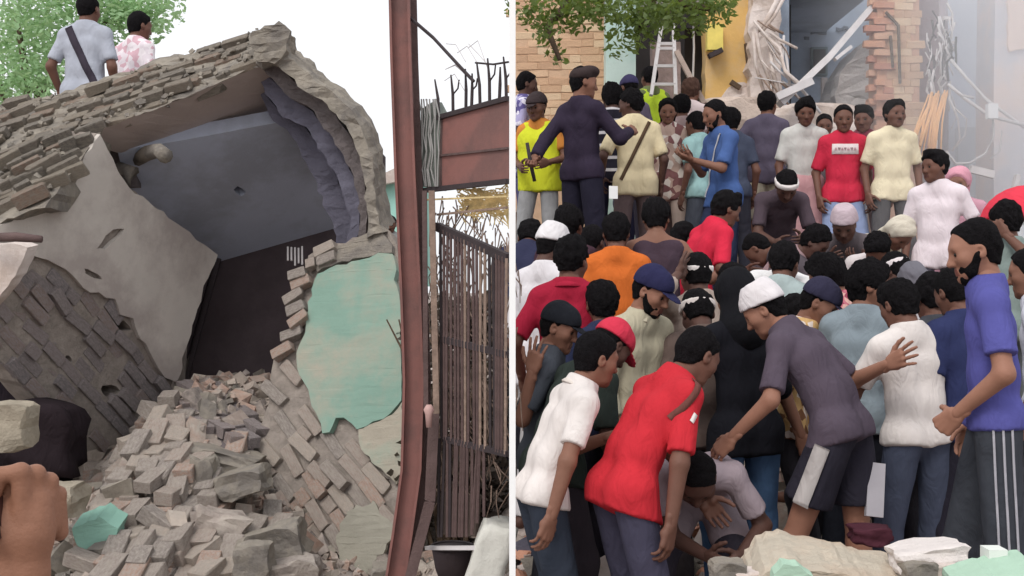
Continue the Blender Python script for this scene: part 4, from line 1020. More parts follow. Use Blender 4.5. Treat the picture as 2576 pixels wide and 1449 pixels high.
# bucket and sacks by the gate foot
bk = empty('bucket', P(1140, 1440, 5.9), 'dark brown bucket hanging behind the foot of the gate', 'bucket')
mb = MB(); cb = P(1138, 1400, 5.95); mb.tube([cb + Vector((0, 0, -.10)), cb + Vector((0, 0, -.06)), cb + Vector((0, 0, .05))], [.07, .085, .105], 16); mb.build('pail', M_brown, bk, True)
mb = MB(); mb.tube([cb + Vector((.106 * math.cos(a), .106 * math.sin(a), .052)) for a in np.linspace(0, 6.283, 17)], .008, 6); mb.build('rim', M_iron, bk, True)
chunk('sack', 'pale white sack slumped at the foot of the gate', 'sack', P(1250, 1400, 5.5) + Vector((-.03, 0, 0)), .17, .25, .34, mat('sack', lin(206, 204, 196), var=.1, scale=6, bump=.5, bscale=14), 31, amp=.1, rot=.3)
# pieces of the next house seen past the ruin
mh = empty('mint_house', P(970, 560, 14), 'pale mint house wall seen between the ruin and the gate post', 'house')
prism('wall', [P(x, y, 14.5) for x, y in [(935, 470), (950, 450), (1000, 430), (1048, 425), (1048, 720), (935, 720)]], (0, 2.5, 0), mat('pale_mint', lin(168, 218, 206), var=.05, scale=2, bump=.2), mh)
prism('roof', [P(x, y, 14.35) for x, y in jag([(930, 452), (1000, 420), (1050, 410), (1050, 436), (940, 475)], 16, 2)], (0, 2.8, 0), M_white_dust, mh)
mb = MB(); cb = P(953, 440, 14.6); mb.tube([cb, cb + Vector((0, 0, .22)), cb + Vector((0, 0, .27))], [.085, .085, .04], 10); mb.build('water_tank', M_iron, mh, True)

# ------------------------------------------------------------------ white divider bar added between the two places
pw = 16 / F * 4.4
mb = MB(); c = P(1289, 700, 4.4); mb.box(Vector((c.x, 4.4 + pw, 1.4)), Vector((pw / 2, 0, 0)), Vector((0, pw / 2, 0)), Vector((0, 0, 2.0)))
tag(mb.build('divider_bar', M_white), 'tall slender white divider bar added between the steel gate and the crowd', 'post')

# ------------------------------------------------------------------ trees
def tree(label, base, trunk, centers, n, size, m, cull=None, droop=0):
    t = empty('tree', base, label, 'tree'); mb = MB(); mb.tube(trunk[0], trunk[1], 8)
    for br in trunk[2]: mb.tube(br, [.05 * (1 - i / len(br)) + .008 for i in range(len(br))], 6)
    mb.build('trunk', M_bark, t, True); foliage('crown', centers, n, size, m, cull, t, droop)
cs = []
for px, py, r in ((40, 40, .75), (150, 70, .7), (60, 150, .6), (20, 215, .5), (290, 20, .55), (350, 45, .4), (400, 15, .35), (110, 200, .4), (200, -60, .9), (330, -50, .6)):
    p = P(px, py, 14 + random.uniform(-.5, .8)); cs.append((p.x, p.y, p.z, r))
b = P(90, 1000, 14.3); b.z = 0
tree('bright green leafy tree behind the two men on the wall', b, ([b, b + Vector((.1, 0, 2.2)), b + Vector((.05, 0, 4.2))], [.2, .16, .07], [[b + Vector((.1, 0, 2.2)), P(60, 150, 14.2), P(40, 40, 14)], [b + Vector((.1, 0, 2.4)), P(250, 60, 14.2), P(380, 30, 14.1)], [b + Vector((.1, 0, 2.2)), P(0, 210, 14.2), P(-80, 120, 14)]]), cs, 9500, .085, M_leaf)
cs = []
for px, py, r in ((1330, 10, .22), (1345, 45, .18), (1380, 95, .16), (1400, 140, .13), (1372, 70, .14), (1420, 35, .24), (1480, 10, .26), (1540, 30, .22), (1600, 40, .28), (1650, 20, .28), (1700, 30, .26), (1745, 20, .24), (1790, 30, .22), (1822, 5, .16), (1610, 85, .2), (1580, 110, .12), (1690, 75, .14), (1760, 65, .14), (1540, 85, .08), (1460, 60, .1), (1640, -60, .6), (1450, -60, .5), (1780, -50, .4), (1550, 140, .07), (1535, 118, .06)):
    p = P(px, py, 10.6 + random.uniform(-.35, .35)); cs.append((p.x, p.y, p.z, r))
b = Vector((.75, 13.6, 1.9))
tree('overhanging tree with olive green leaves above the crowd', b, ([b, Vector((.8, 13.5, 4.6)), Vector((1.0, 12.2, 5.4)), Vector((1.2, 10.8, 5.3))], [.16, .13, .1, .05], [[Vector((1.0, 12.2, 5.4)), P(1420, 20, 10.8), P(1375, 70, 10.6), P(1408, 150, 10.5)], [Vector((1.2, 10.8, 5.3)), P(1640, 10, 10.7), P(1600, 80, 10.6)], [Vector((1.2, 10.8, 5.3)), P(1720, 10, 10.7), P(1800, 25, 10.6)]]), cs, 3900, .072, M_leaf2, None, .3)

# ------------------------------------------------------------------ the damaged street front behind the crowd
D0 = 13.0
def front(name, poly, d, thick, m, parent, relief=None, step=0, amp=0):
    pts = [P(x, y, d) for x, y in (jag(poly, step, amp) if step else poly)]
    return prism(name, pts, (0, thick, 0), m, parent, relief=relief)
bw = empty('brick_wall', P(1420, 400, D0), 'peach painted brick wall under the overhanging branch', 'wall')
wp = [(1297, -80), (1548, -80), (1560, 60), (1545, 200), (1530, 780), (1297, 780)]
front('mortar', wp, D0, .22, mat('peach_mortar', lin(206, 172, 144), var=.1, scale=6, bump=.4), bw)
plP = Plane((1300, 0, D0 + .021), (1500, 0, D0 + .021), (1300, 300, D0 + .021))
lay_bricks([(1299, -40), (1546, -40), (1556, 60), (1542, 200), (1534, 330), (1299, 330)], plP, (1300, 100), (100, 0), .24, .083, .06, bw, M_brick_peach, gap=.006, jit=.0015, skip=.02, proud=0, tilt=.5)
hs_ = empty('damaged_house', P(1750, 400, D0), 'yellow and teal house front with dark doorways behind the crowd', 'house')
front('teal_pier', [(1525, -80), (1600, -80), (1598, 780), (1522, 780)], D0 - .3, .35, mat('pale_teal_plaster', lin(196, 214, 208), var=.06, scale=3, bump=.3, col2=lin(178, 204, 196), mix_scale=2), hs_)
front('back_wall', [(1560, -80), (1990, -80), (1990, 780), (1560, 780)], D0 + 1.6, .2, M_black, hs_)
front('brick_infill', [(1640, 105), (1712, 105), (1716, 780), (1636, 780)], D0 + .25, .2, mat('grey_pink_brick', lin(160, 140, 136), var=.2, scale=12, bump=.7), hs_, (.12, .01))
front('lintel', [(1598, -80), (1775, -80), (1775, 20), (1598, 20)], D0 - .02, .25, mat('grey_lintel', lin(140, 136, 128), var=.15, scale=5, bump=.4), hs_)
front('door', [(1722, 70), (1772, 70), (1772, 780), (1722, 780)], D0 + .4, .06, mat('door_brown', lin(52, 46, 44), var=.2), hs_)
mb = MB(); mb.tube([P(1744, 40, D0 + .2), P(1746, 120, D0 + .2), P(1743, 210, D0 + .2)], .012, 6); mb.build('hanging_pipe', M_wire, hs_)
front('ochre_wall', [(1774, -80), (1898, -80), (1896, 60), (1890, 180), (1880, 300), (1876, 780), (1774, 780)], D0, .25, M_ochre, hs_, None, 26, 2)
front('peeled_plaster', [(1822, 235), (1850, 205), (1890, 215), (1905, 260), (1890, 330), (1800, 330), (1790, 270)], D0 - .06, .08, M_white_dust, hs_, (.1, .015), 16, 4)
mb = MB(); mb.box(P(1797, 95, D0 - .08), Vector((.085, 0, 0)), Vector((0, .06, 0)), Vector((0, 0, .14))); bx = mb.build('yellow_box', mat('yellow_box', lin(226, 206, 110), rough=.6), hs_)
mb = MB(); mb.bar(P(1783, 142, D0 - .12), P(1816, 126, D0 - .12), .05, .1); mb.build('bracket', M_iron, bx)
for a, b in (((1838, 206), (1862, 222)), ((1858, 250), (1870, 258)), ((1878, 110), (1884, 160))):
    mb = MB(); mb.bar(P(*a, D0 - .07), P(*b, D0 - .07), .05, .06); mb.build('broken_batten', M_bark, hs_)
pil = empty('broken_pillar', P(1930, 400, D0), 'white plastered pillar torn open with loose rods hanging', 'pillar')
front('shaft', [(1892, -80), (1972, -80), (1966, 20), (1958, 80), (1972, 110), (1960, 180), (1968, 260), (1975, 780), (1885, 780), (1890, 240), (1886, 120)], D0 - .25, .4, M_white_dust, pil, (.14, .02), 22, 5)
def strand(pts, r, m, parent, name='hanging_rod', dd=0): 
    mb = MB(); mb.tube([P(*p) for p in pts], r, 6); return mb.build(name, m, parent, True)
for pts, r in (([(1966, -20, 12.6), (1930, 50, 12.6), (1905, 78, 12.55)], .028), ([(1985, -30, 12.6), (1948, 40, 12.6), (1915, 82, 12.55)], .02), ([(1900, 70, 12.5), (1912, 140, 12.5), (1940, 210, 12.5), (1948, 290, 12.5)], .022), ([(1895, 80, 12.5), (1900, 160, 12.5), (1930, 260, 12.5)], .018), ([(1915, 80, 12.5), (1960, 120, 12.4), (1975, 180, 12.3), (2008, 208, 12.2)], .02), ([(1925, 85, 12.5), (1955, 150, 12.4), (1990, 195, 12.3), (2030, 240, 12.2), (2064, 284, 12.1)], .016), ([(1972, 90, 12.5), (1968, 160, 12.4), (1985, 200, 12.3)], .014), ([(1938, 120, 12.5), (1944, 180, 12.45), (1962, 250, 12.4)], .024)): strand(pts, r, M_white_dust if r > .017 else M_wire, pil)
for k in range(16):
    x = random.uniform(1896, 1975); y = random.uniform(40, 230); a = random.gauss(.9, .5); L = random.uniform(40, 110); strand([(x, y, 12.45), (x + L * .5 * math.cos(a) + random.uniform(-6, 6), y + L * .5 * math.sin(a), 12.4), (x + L * math.cos(a), y + L * math.sin(a), 12.35)], random.uniform(.006, .016), random.choice([M_wire, M_white_dust, M_twig]), pil, 'splinter')
room = empty('open_room', P(2080, 400, 15), 'blue grey room with its front torn away behind the crowd', 'room')
front('back_wall', [(1940, -120), (2260, -120), (2260, 780), (1940, 780)], 16.2, .2, M_room, room)
prism('side_wall', [P(1958, -120, D0 + .2), P(1958, 430, D0 + .2), P(1958, 430, D0 + .2) + Vector((0, 3, 0)), P(1958, -120, D0 + .2) + Vector((0, 3, 0))], (.12, 0, 0), M_room, room)
prism('ceiling', [P(1950, -70, D0 + .1), P(2260, -70, D0 + .1), P(2260, -70, D0 + .1) + Vector((0, 3.2, 0)), P(1950, -70, D0 + .1) + Vector((0, 3.2, 0))], (0, 0, .2), M_room, room)
wn = front('window', [(2042, 118), (2082, 118), (2082, 190), (2042, 190)], 16.12, .08, mat('window_frame_teal', lin(96, 112, 114), var=.1), room)
front('pane', [(2047, 124), (2077, 124), (2077, 184), (2047, 184)], 16.10, .03, M_black, wn)
for x, y, w, h in ((2060, 80, 40, 14), (2120, 72, 30, 8), (2030, 96, 12, 8)): front('wall_stain_patch', jag([(x - w / 2, y - h / 2), (x + w / 2, y - h / 2), (x + w / 2, y + h / 2), (x - w / 2, y + h / 2)], 9, 4), 16.17, .04, mat('dark_patch', lin(84, 92, 104)), room).name = 'broken_plaster'
for x in (2068, 2090): front('door_jamb', [(x, 195), (x + 14, 195), (x + 12, 330), (x, 330)], 15.2, .08, M_white_dust, room)
o = front('dust_heap', [(2090, 330), (2100, 240), (2130, 165), (2160, 125), (2200, 90), (2225, 70), (2240, 330)], 13.7, .8, M_dust, None, (.16, .03), 22, 6); tag(o, 'tall slope of grey dust and plaster slumped in the open room', 'plaster heap')
o = chunk('boulder', 'pale rubble mound piled behind the bent man with the head cloth', 'rubble lump', P(2020, 330, 12.6), 1.1, .7, .5, M_white_dust, 41); o = chunk('boulder', 'pinkish rubble mound piled before the ochre wall', 'rubble lump', P(1860, 310, 12.6), .8, .6, .5, mat('pink_rubble', lin(206, 188, 176), var=.12, scale=6, bump=.8), 42)
bmn = empty('fallen_beam', P(2080, 140, 12.4), 'long white beam fallen across the open room', 'beam')
mb = MB(); mb.bar(P(2196, 14, 12.9), P(2082, 148, 12.4), .060, .08); mb.bar(P(2085, 144, 12.41), P(1962, 262, 12.0), .065, .08); mb.build('pole', M_wire, bmn)
mb = MB(); mb.bar(P(2040, 205, 12.1), P(1950, 246, 11.9), .075, .08); mb.build('plank', M_wire, bmn)
mb = MB(); mb.bar(P(2140, 118, 12.5), P(2100, 150, 12.42), .035, .05); mb.build('splinter', M_wire, bmn)
colm = empty('brick_column', P(2250, 400, 12.8), 'peach brick column with a ragged toothed edge beside the open room', 'column')
cp = [(2205, -80), (2312, -80), (2315, 780), (2202, 780), (2206, 200), (2208, 80)]
front('core', cp, 12.8, .3, mat('column_mortar', lin(202, 158, 132), var=.12, scale=7, bump=.5), colm)
plCm = Plane((2200, 0, 12.79), (2300, 0, 12.79), (2200, 300, 12.79))
lay_bricks([(2196, -40), (2244, -40), (2244, 410), (2196, 410)], plCm, (2200, 100), (100, 0), .23, .082, .07, colm, M_brick_col, gap=.014, jit=.006, skip=.03, proud=.005, tilt=1.5)
lay_bricks([(2246, -40), (2312, -40), (2314, 410), (2246, 410)], plCm, (2264, 100), (100, 0), .2, .082, .06, colm, M_brick_peach, gap=.003, jit=.001, skip=.0, proud=-.028, tilt=.4, bond=.3)
y = -30
while y < 300:
    c = P(2200 + random.uniform(-5, 4), y, 12.86); o = bpy.data.objects.new('brick', brick_mesh(random.randrange(9), random.choice(M_brick_col))); place(o, frame(c, Vector((1, random.gauss(0, .1), random.gauss(0, .06))), Vector((0, 1, 0)), Vector((0, 0, 1)), random.uniform(.12, .2), .11, .07), colm); y += 36
for a, b in (((2228, 30), (2258, 62)), ((2260, 62), (2264, 210)), ((2240, 90), (2246, 170))):
    mb = MB(); mb.bar(P(*a, 12.74), P(*b, 12.74), .022, .03); mb.build('crack_batten', M_bark, colm)
sh_ = empty('blue_house', P(2480, 400, 15), 'hazy blue grey house wall at the far end of the street', 'house')
front('wall', [(2310, -120), (2520, -120), (2520, 780), (2310, 780)], 15.6, .3, mat('hazy_blue_wall', lin(150, 160, 182), var=.08, scale=1.5, bump=.2, col2=lin(170, 176, 190), mix_scale=1.0), sh_)
front('purple_recess', [(2312, -120), (2372, -120), (2368, 200), (2372, 780), (2312, 780)], 13.2, .4, mat('purple_grey_brick', lin(128, 106, 112), var=.2, scale=9, bump=.6), sh_)
front('shutter', [(2410, 320), (2475, 320), (2475, 780), (2410, 780)], 15.4, .1, mat('grey_shutter', lin(120, 124, 136), var=.1), sh_)
ph = empty('pale_house', P(2560, 400, 13), 'pale pink and grey house wall at the edge of the street', 'house')
front('wall', [(2506, -120), (2640, -120), (2640, 560), (2500, 560), (2500, 200)], 12.9, .5, mat('pale_house', lin(206, 202, 208), var=.08, scale=2, bump=.25, col2=lin(226, 204, 194), mix_scale=1.0), ph)
front('peach_band', [(2530, -120), (2640, -120), (2640, 110), (2540, 130)], 12.86, .05, mat('peach_band', lin(232, 204, 188), var=.06, scale=2), ph, None, 20, 4)
up_ = empty('utility_pole', P(2372, 420, 12.6), 'cluttered utility pole with insulators and drooping cables', 'pole')
mb = MB(); mb.tube([P(2372, 430, 12.6), P(2374, 200, 12.6), P(2372, -60, 12.6)], [.055, .05, .045], 8); mb.build('mast', mat('pole_grey', lin(150, 140, 146), var=.2), up_, True)
for y, w in ((108, 34), (124, 40), (46, 24)):
    mb = MB(); mb.bar(P(2384 - w / 2, y, 12.5), P(2384 + w / 2, y, 12.5), .035, .05); mb.build('crossarm', M_wire, up_)
for k in range(38):
    x = random.uniform(2335, 2402); y = random.uniform(0, 250); n = 4; pts = [(x + random.uniform(-10, 10), y + j * random.uniform(16, 30), 12.45 + random.uniform(-.05, .05)) for j in range(n)]; strand(pts, random.uniform(.006, .014), random.choice([M_wire, M_wire, M_iron]), up_, 'cable')
for pts, r in (([(2392, 150, 12.4), (2430, 195, 12.3), (2480, 250, 12.2), (2576, 320, 12), (2640, 350, 12)], .016), ([(2385, 212, 12.4), (2430, 250, 12.3), (2490, 292, 12.2), (2560, 310, 12), (2640, 330, 12)], .018), ([(2498, 300, 12.2), (2500, 340, 12.2), (2480, 385, 12.2), (2440, 410, 12.2), (2405, 412, 12.2), (2380, 380, 12.2)], .013), ([(2390, 250, 12.4), (2410, 300, 12.4), (2415, 350, 12.4), (2395, 380, 12.4)], .01), ([(2400, 270, 12.4), (2432, 300, 12.4), (2428, 340, 12.4), (2405, 370, 12.4)], .008), ([(2390, 215, 12.4), (2420, 240, 12.3), (2450, 246, 12.3)], .014), ([(2520, 330, 12.2), (2516, 380, 12.2), (2490, 400, 12.2)], .008)): strand(pts, r, M_wire, up_, 'cable')
mb = MB(); mb.box(P(2495, 280, 12.15), Vector((.05, 0, 0)), Vector((0, .04, 0)), Vector((0, 0, .075))); mb.build('junction_box', M_white, up_)
for k in range(15):
    x0 = 2338 + random.uniform(-2, 48); x1 = x0 - 22 - k * 2.6 + random.uniform(-8, 8); strand([(x0, 235 + random.uniform(-8, 12), 12.2), ((x0 + x1) / 2 - 4, 310, 12.1), (x1, 390 + random.uniform(-25, 20), 12.0)], random.uniform(.008, .016), M_wire_o, up_, 'orange_cable')
pb = front('meter_board', [(2340, 285), (2382, 270), (2386, 400), (2340, 400)], 12.7, .12, mat('salmon_board', lin(198, 152, 142), var=.1, scale=4), up_)
for k in range(3): front('meter', [(2346 + k * 10, 352), (2353 + k * 10, 352), (2353 + k * 10, 374), (2346 + k * 10, 374)], 12.62, .08, random.choice([M_white, M_iron]), pb)
lad = empty('ladder', P(1672, 250, 12.2), 'pale wooden ladder propped against the dark doorway', 'ladder')
for a, b in (((1664, 62), (1638, 240)), ((1694, 62), (1700, 240))):
    mb = MB(); mb.bar(P(*a, 12.5), P(*b, 12.15), .035, .04); mb.build('rail', M_wire, lad)
for y in (72, 110, 122, 166, 212):
    t = (y - 62) / 178; mb = MB(); mb.bar(P(1664 - 26 * t, y, 12.5 - .35 * t - .01), P(1694 + 6 * t, y, 12.5 - .35 * t - .01), .03, .03); mb.build('rung', M_wire, lad)
mb = MB(); mb.bar(P(1702, 130, 12.3), P(1772, 262, 12.0), .05, .05); tag(mb.build('timber', mat('grey_timber', lin(168, 150, 140), var=.15, scale=8, bump=.4)), 'grey timber strut leaning beside the ladder', 'strut')
# bits of wreckage at the far right, in front of the wall
for i, (a, b, w) in enumerate((((2330, 780), (2470, 780), .05), ((2440, 425), (2500, 440), .07), ((2470, 780), (2560, 440), .04))):
    mb = MB(); mb.bar(P(*a, 11.4), P(*b, 11.4), w, .06); tag(mb.build('plank', M_wire), ['pale plank lying under the drooping cables', 'short white plank beside the pale house wall', 'thin pale plank slanting above the red umbrella'][i], 'plank')

# ------------------------------------------------------------------ broken masonry in front of the crowd
o = prism('concrete_slab', [P(x, y, 4.1) for x, y in jag([(1862, 1622), (1868, 1542), (1895, 1472), (1925, 1437), (1990, 1420), (2060, 1437), (2130, 1444), (2210, 1470), (2290, 1484), (2300, 1622)], 15, 4)], (.05, .42, .03), mat('pale_slab', lin(188, 178, 162), var=.12, scale=6, bump=.8, bscale=20, col2=lin(184, 168, 150), mix_scale=3), None, relief=(.05, .012)); tag(o, 'thick slab of broken wall lying in front of the dark purple shirt', 'wall slab')
mintc = mat('pale_mint_paint', lin(164, 192, 172), var=.08, scale=4, bump=.3)
o = prism('painted_plaster', [P(x, y, 3.99) for x, y in jag([(1945, 1530), (1948, 1445), (1970, 1418), (2010, 1424), (2045, 1452), (2050, 1530)], 13, 3)], (0, .06, .01), mintc, None, relief=(.05, .004)); tag(o, 'pale mint plaster scrap against the broken wall slab', 'plaster piece')
o = prism('painted_plaster', [P(x, y, 3.85) for x, y in jag([(2430, 1598), (2440, 1506), (2500, 1486), (2580, 1470), (2640, 1458), (2640, 1598)], 15, 3)], (.02, .3, .03), mintc, None, relief=(.06, .004)); tag(o, 'pale mint painted slab at the feet of the man in blue', 'plaster piece')
chunk('boulder', 'white plaster lump behind the torn wall slab', 'rubble lump', P(2335, 1400, 4.3), .26, .2, .09, mat('white_lump', lin(218, 210, 206), var=.08, scale=6, bump=.6), 51, rot=-.1)
for i, (x, y, s, m) in enumerate(((2310, 1440, .12, M_conc), (2370, 1440, .1, M_white_dust), (2405, 1452, .1, M_dark_conc), (1885, 1465, .13, M_white_dust), (1830, 1440, .12, M_conc), (1955, 1470, .09, M_brick_col[0]))): chunk('boulder', ['grey rubble lump beside the white plaster lump', 'pale rubble lump in front of the white plaster lump', 'dark rubble lump next to the mint slab', 'pale lump at the corner of the broken wall slab', 'grey lump below the bending man in mauve', 'reddish brick lump by the mint scrap'][i], 'rubble lump', P(x, y, 4.2), s, s, s * .7, m, 60 + i)
mb = MB(); mb.box(P(2500, 1410, 4.15), Vector((.032, 0, 0)), Vector((0, .04, 0)), Vector((0, 0, .045))); o = mb.build('block', mat('white_block', lin(214, 218, 212), var=.06)); tag(o, 'small white block standing between the feet of the man in blue', 'block')
mb = MB(); mb.bar(P(2204, 1165, 5.25), P(2198, 1300, 5.2), .075, .03); tag(mb.build('board', mat('grey_white_board', lin(168, 164, 170), var=.08)), 'narrow grey white board upright behind the man in jeans', 'board')
chunk('cloth_or_shade_fill', 'maroon cloth lying on the rubble behind the broken slab', 'cloth', P(2190, 1345, 4.9), .16, .16, .07, fabric(80, 44, 54), 71, amp=.2)
# loose bricks and lumps among the feet
for i in range(90):
    xx = random.uniform(.05, 3.6); yy = random.choice([random.uniform(4.2, 5.6), random.uniform(8.4, 9.9)]); z = ground_z(xx, yy)
    Mr = Matrix.Rotation(random.uniform(0, 6.3), 3, 'Z') @ Matrix.Rotation(random.gauss(0, .35), 3, 'X') @ Matrix.Rotation(random.gauss(0, .3), 3, 'Y')
    o = bpy.data.objects.new('brick', brick_mesh(random.randrange(9), random.choice(M_brick + M_brick_col[:2] + [M_white_dust])))
    place(o, frame(Vector((xx, yy, z + .06)), Mr @ Vector((1, 0, 0)), Mr @ Vector((0, 1, 0)), Mr @ Vector((0, 0, 1)), random.choice([.22, .22, .14]), .115, .08)); tag(o, 'loose brick lying on the rubble among the feet of the crowd', 'brick', 'loose bricks among the crowd')

# ------------------------------------------------------------------ drifting grey-blue dust smoke over the far end of the street
def smoke():
    lo, hi = Vector((1.1, 8.4, 1.2)), Vector((7.5, 15.0, 8.0)); c = (lo + hi) / 2
    mb = MB(); mb.box(c, Vector(((hi.x - lo.x) / 2, 0, 0)), Vector((0, (hi.y - lo.y) / 2, 0)), Vector((0, 0, (hi.z - lo.z) / 2)))
    m = bpy.data.materials.new('smoke'); m.use_nodes = True; N = m.node_tree.nodes; L = m.node_tree.links; N.remove(N['Principled BSDF'])
    v = N.new('ShaderNodeVolumePrincipled'); v.inputs['Color'].default_value = (.95, .97, 1.0, 1); v.inputs['Anisotropy'].default_value = .1
    tc = N.new('ShaderNodeTexCoord'); no = N.new('ShaderNodeTexNoise'); no.inputs['Scale'].default_value = .45; no.inputs['Detail'].default_value = 2; L.new(tc.outputs['Object'], no.inputs['Vector'])
    sp = N.new('ShaderNodeSeparateXYZ'); L.new(tc.outputs['Object'], sp.inputs[0])
    gx = N.new('ShaderNodeMapRange'); gx.inputs['From Min'].default_value = lo.x - c.x + 1.6; gx.inputs['From Max'].default_value = lo.x - c.x + 4.2; gx.interpolation_type = 'SMOOTHSTEP'; L.new(sp.outputs[0], gx.inputs['Value'])
    gy = N.new('ShaderNodeMapRange'); gy.inputs['From Min'].default_value = lo.y - c.y + .1; gy.inputs['From Max'].default_value = lo.y - c.y + 2.0; L.new(sp.outputs[1], gy.inputs['Value'])
    r = N.new('ShaderNodeMapRange'); r.inputs['From Min'].default_value = .3; r.inputs['From Max'].default_value = .7; r.inputs['To Min'].default_value = .05; r.inputs['To Max'].default_value = SMOKE; L.new(no.outputs['Fac'], r.inputs['Value'])
    m1 = N.new('ShaderNodeMath'); m1.operation = 'MULTIPLY'; L.new(gx.outputs[0], m1.inputs[0]); L.new(gy.outputs[0], m1.inputs[1]); m2 = N.new('ShaderNodeMath'); m2.operation = 'MULTIPLY'; L.new(m1.outputs[0], m2.inputs[0]); L.new(r.outputs[0], m2.inputs[1])
    L.new(m2.outputs[0], v.inputs['Density']); L.new(v.outputs[0], N['Material Output'].inputs['Volume'])
    o = mb.build('smoke', m); tag(o, 'pale blue grey dust smoke drifting over the far end of the street', kind='stuff')
SMOKE = .55
smoke()

# ------------------------------------------------------------------ the crowd, from the front backwards
def sleeve_patch(name, width, u0, u1, fo, col, k=1):
    def f(J):
        s_ = J['s']; A = []; B = []
        for t in np.linspace(0, 1, 6):
            p = J['sh'][k] + J['uc'] * (u0 + (u1 - u0) * t) * s_ + J['fc'] * fo * s_; A.append(p + J['rc'] * k * .3); B.append(p - J['rc'] * k * .1)
        ribbon(name, J['shirt'], A, B, width, fabric(*col), J['body'], J['loc'], n=12)
    return f
WH = (226, 218, 216)
person('man in a blue t-shirt and dark track pants with three white side stripes', 2452, 632, 4.75, yaw=72, lean=4, hyaw=82, hpitch=14, skin=0, shirt=(90, 90, 158), sleeve=.72, hem=.05, pants=(64, 67, 74), top='crop', beard=True, L=('p', 2408, 1040, -.12), hands=('fist', 'relaxed'), step=.16, w=1.0, s=1.0,
       extra=many(leg_stripe(-1, (176, 174, 182), .009, (-.034, 0, .034), fwd=-.15)))
person('man in a red t-shirt stooping with one arm hanging over the rubble', 1752, 898, 5.0, yaw=-64, lean=36, hyaw=-58, hpitch=34, skin=2, shirt=(194, 48, 58), hem=.16, sleeve=.85, pants=(72, 70, 88), top='crop', Rr=('p', 1682, 1360, -.34), L=('p', 1790, 1290, .1), w=.95, s=.97,
       extra=many(sleeve_patch('shoulder_flash', .030, .07, -.13, -.02, (112, 72, 66)), sleeve_patch('logo', .02, -.06, -.10, .03, WH)))
person('boy in a white polo shirt and dark jeans leaning to the right', 1500, 905, 5.05, yaw=-74, lean=25, hyaw=-70, hpitch=14, skin=1, shirt=(226, 218, 214), sleeve=.72, hem=.06, pants=(56, 62, 74), top='short', Rr=('p', 1378, 1330, -.31), L=('p', 1545, 1095, .12), s=.91, w=.86, extra=collar((226, 216, 208)))
person('man in a mauve white t-shirt bent double with head down', 1752, 1205, 5.06, yaw=168, lean=78, hyaw=176, hpitch=62, skin=3, shirt=(172, 157, 164), sleeve=.7, hem=.08, pants=(64, 60, 70), top='crop', L=('p', 1862, 1400, .05), Rr=('p', 1780, 1400, -.05), w=1.0, s=.98)
person('man in a white skullcap and dark purple t-shirt bending with a hand out', 1924, 782, 5.45, yaw=52, lean=36, hyaw=70, hpitch=34, skin=0, shirt=(88, 78, 90), sleeve=.85, hem=.10, legs='shorts', pants=(48, 46, 56), baggy=2.2, top='kufi', topc=(226, 220, 222), L=('p', 1842, 1100, -.25), Rr=('p', 2236, 915, -.14), hands=('relaxed', 'open'), step=-.2, w=1.14, s=.95,
       extra=leg_stripe(-1, (188, 182, 180), .07, (0,), .06, .32, -.1, 'side_panel'))
person('man in an off-white t-shirt and jeans seen from behind with a hand on his back', 2262, 770, 5.62, yaw=14, lean=7, side=-3, hyaw=25, hpitch=24, skin=2, shirt=(222, 214, 210), sleeve=.75, hem=.03, pants=(74, 80, 98), top='short', L=(.05, .35, -.30), Rr=(.22, .12, -.42), w=1.0, s=.93)
person('person in a black headscarf and black top over blue jeans', 1850, 748, 5.98, yaw=18, lean=8, hyaw=15, hpitch=20, skin=1, shirt=(27, 27, 33), sleeve=1.95, hem=.22, pants=(72, 98, 132), top='hood', topc=(26, 26, 30), L=(.03, .30, -.3), Rr=(.02, .3, -.3), w=1.0)
person('man in a red cap stooping behind the white polo shirt', 1536, 872, 5.55, yaw=-58, lean=30, hyaw=-62, hpitch=44, skin=3, shirt=(52, 60, 56), sleeve=.8, pants=(60, 54, 60), top='cap', topc=(206, 58, 80), s=.95)
person('boy in a black cap and dark grey top raising a hand', 1408, 826, 5.75, yaw=-100, lean=6, hyaw=-112, hpitch=20, skin=1, shirt=(76, 80, 88), sleeve=.8, pants=(50, 50, 58), top='cap', topc=(34, 36, 42), Rr=('p', 1338, 935, -.2), hands=('relaxed', 'open'), s=.92)
person('bearded man in a navy cap and cream shirt looking down', 1640, 735, 6.12, yaw=-140, lean=8, hyaw=-125, hpitch=26, skin=0, shirt=(196, 188, 164), sleeve=1.7, pants=(80, 70, 70), top='cap', topc=(46, 46, 78), beard=True, extra=collar((206, 198, 176)), s=1.0)
person('man in a navy shirt between the crimson shirt and the navy cap', 1514, 768, 6.45, yaw=8, lean=8, skin=2, shirt=(52, 58, 86), pants=(50, 50, 60), top='short')
person('man in a crimson polo shirt with a pale collar seen from behind', 1437, 657, 6.6, yaw=-8, lean=6, hyaw=-25, hpitch=12, skin=2, shirt=(168, 38, 62), sleeve=.85, pants=(60, 56, 66), top='short', L=(.1, .05, -.45), w=1.06, extra=collar((170, 40, 64)))
person('man in a white skullcap and long white shirt beside the crimson polo', 1390, 622, 7.25, yaw=-35, lean=6, hyaw=-60, hpitch=22, skin=3, shirt=(226, 222, 226), sleeve=1.9, hem=.35, pants=(220, 216, 218), top='kufi', topc=(226, 222, 224), w=.95)
person('dark-haired man in a maroon shirt behind the white skullcap', 1432, 568, 8.0, yaw=-20, lean=10, skin=2, shirt=(74, 52, 62), pants=(50, 46, 54), top='bushy')
person('bent person in navy at the edge by the white divider', 1334, 600, 8.3, yaw=-10, lean=40, hpitch=45, skin=2, shirt=(52, 54, 78), pants=(50, 50, 64), top='short', w=.85)
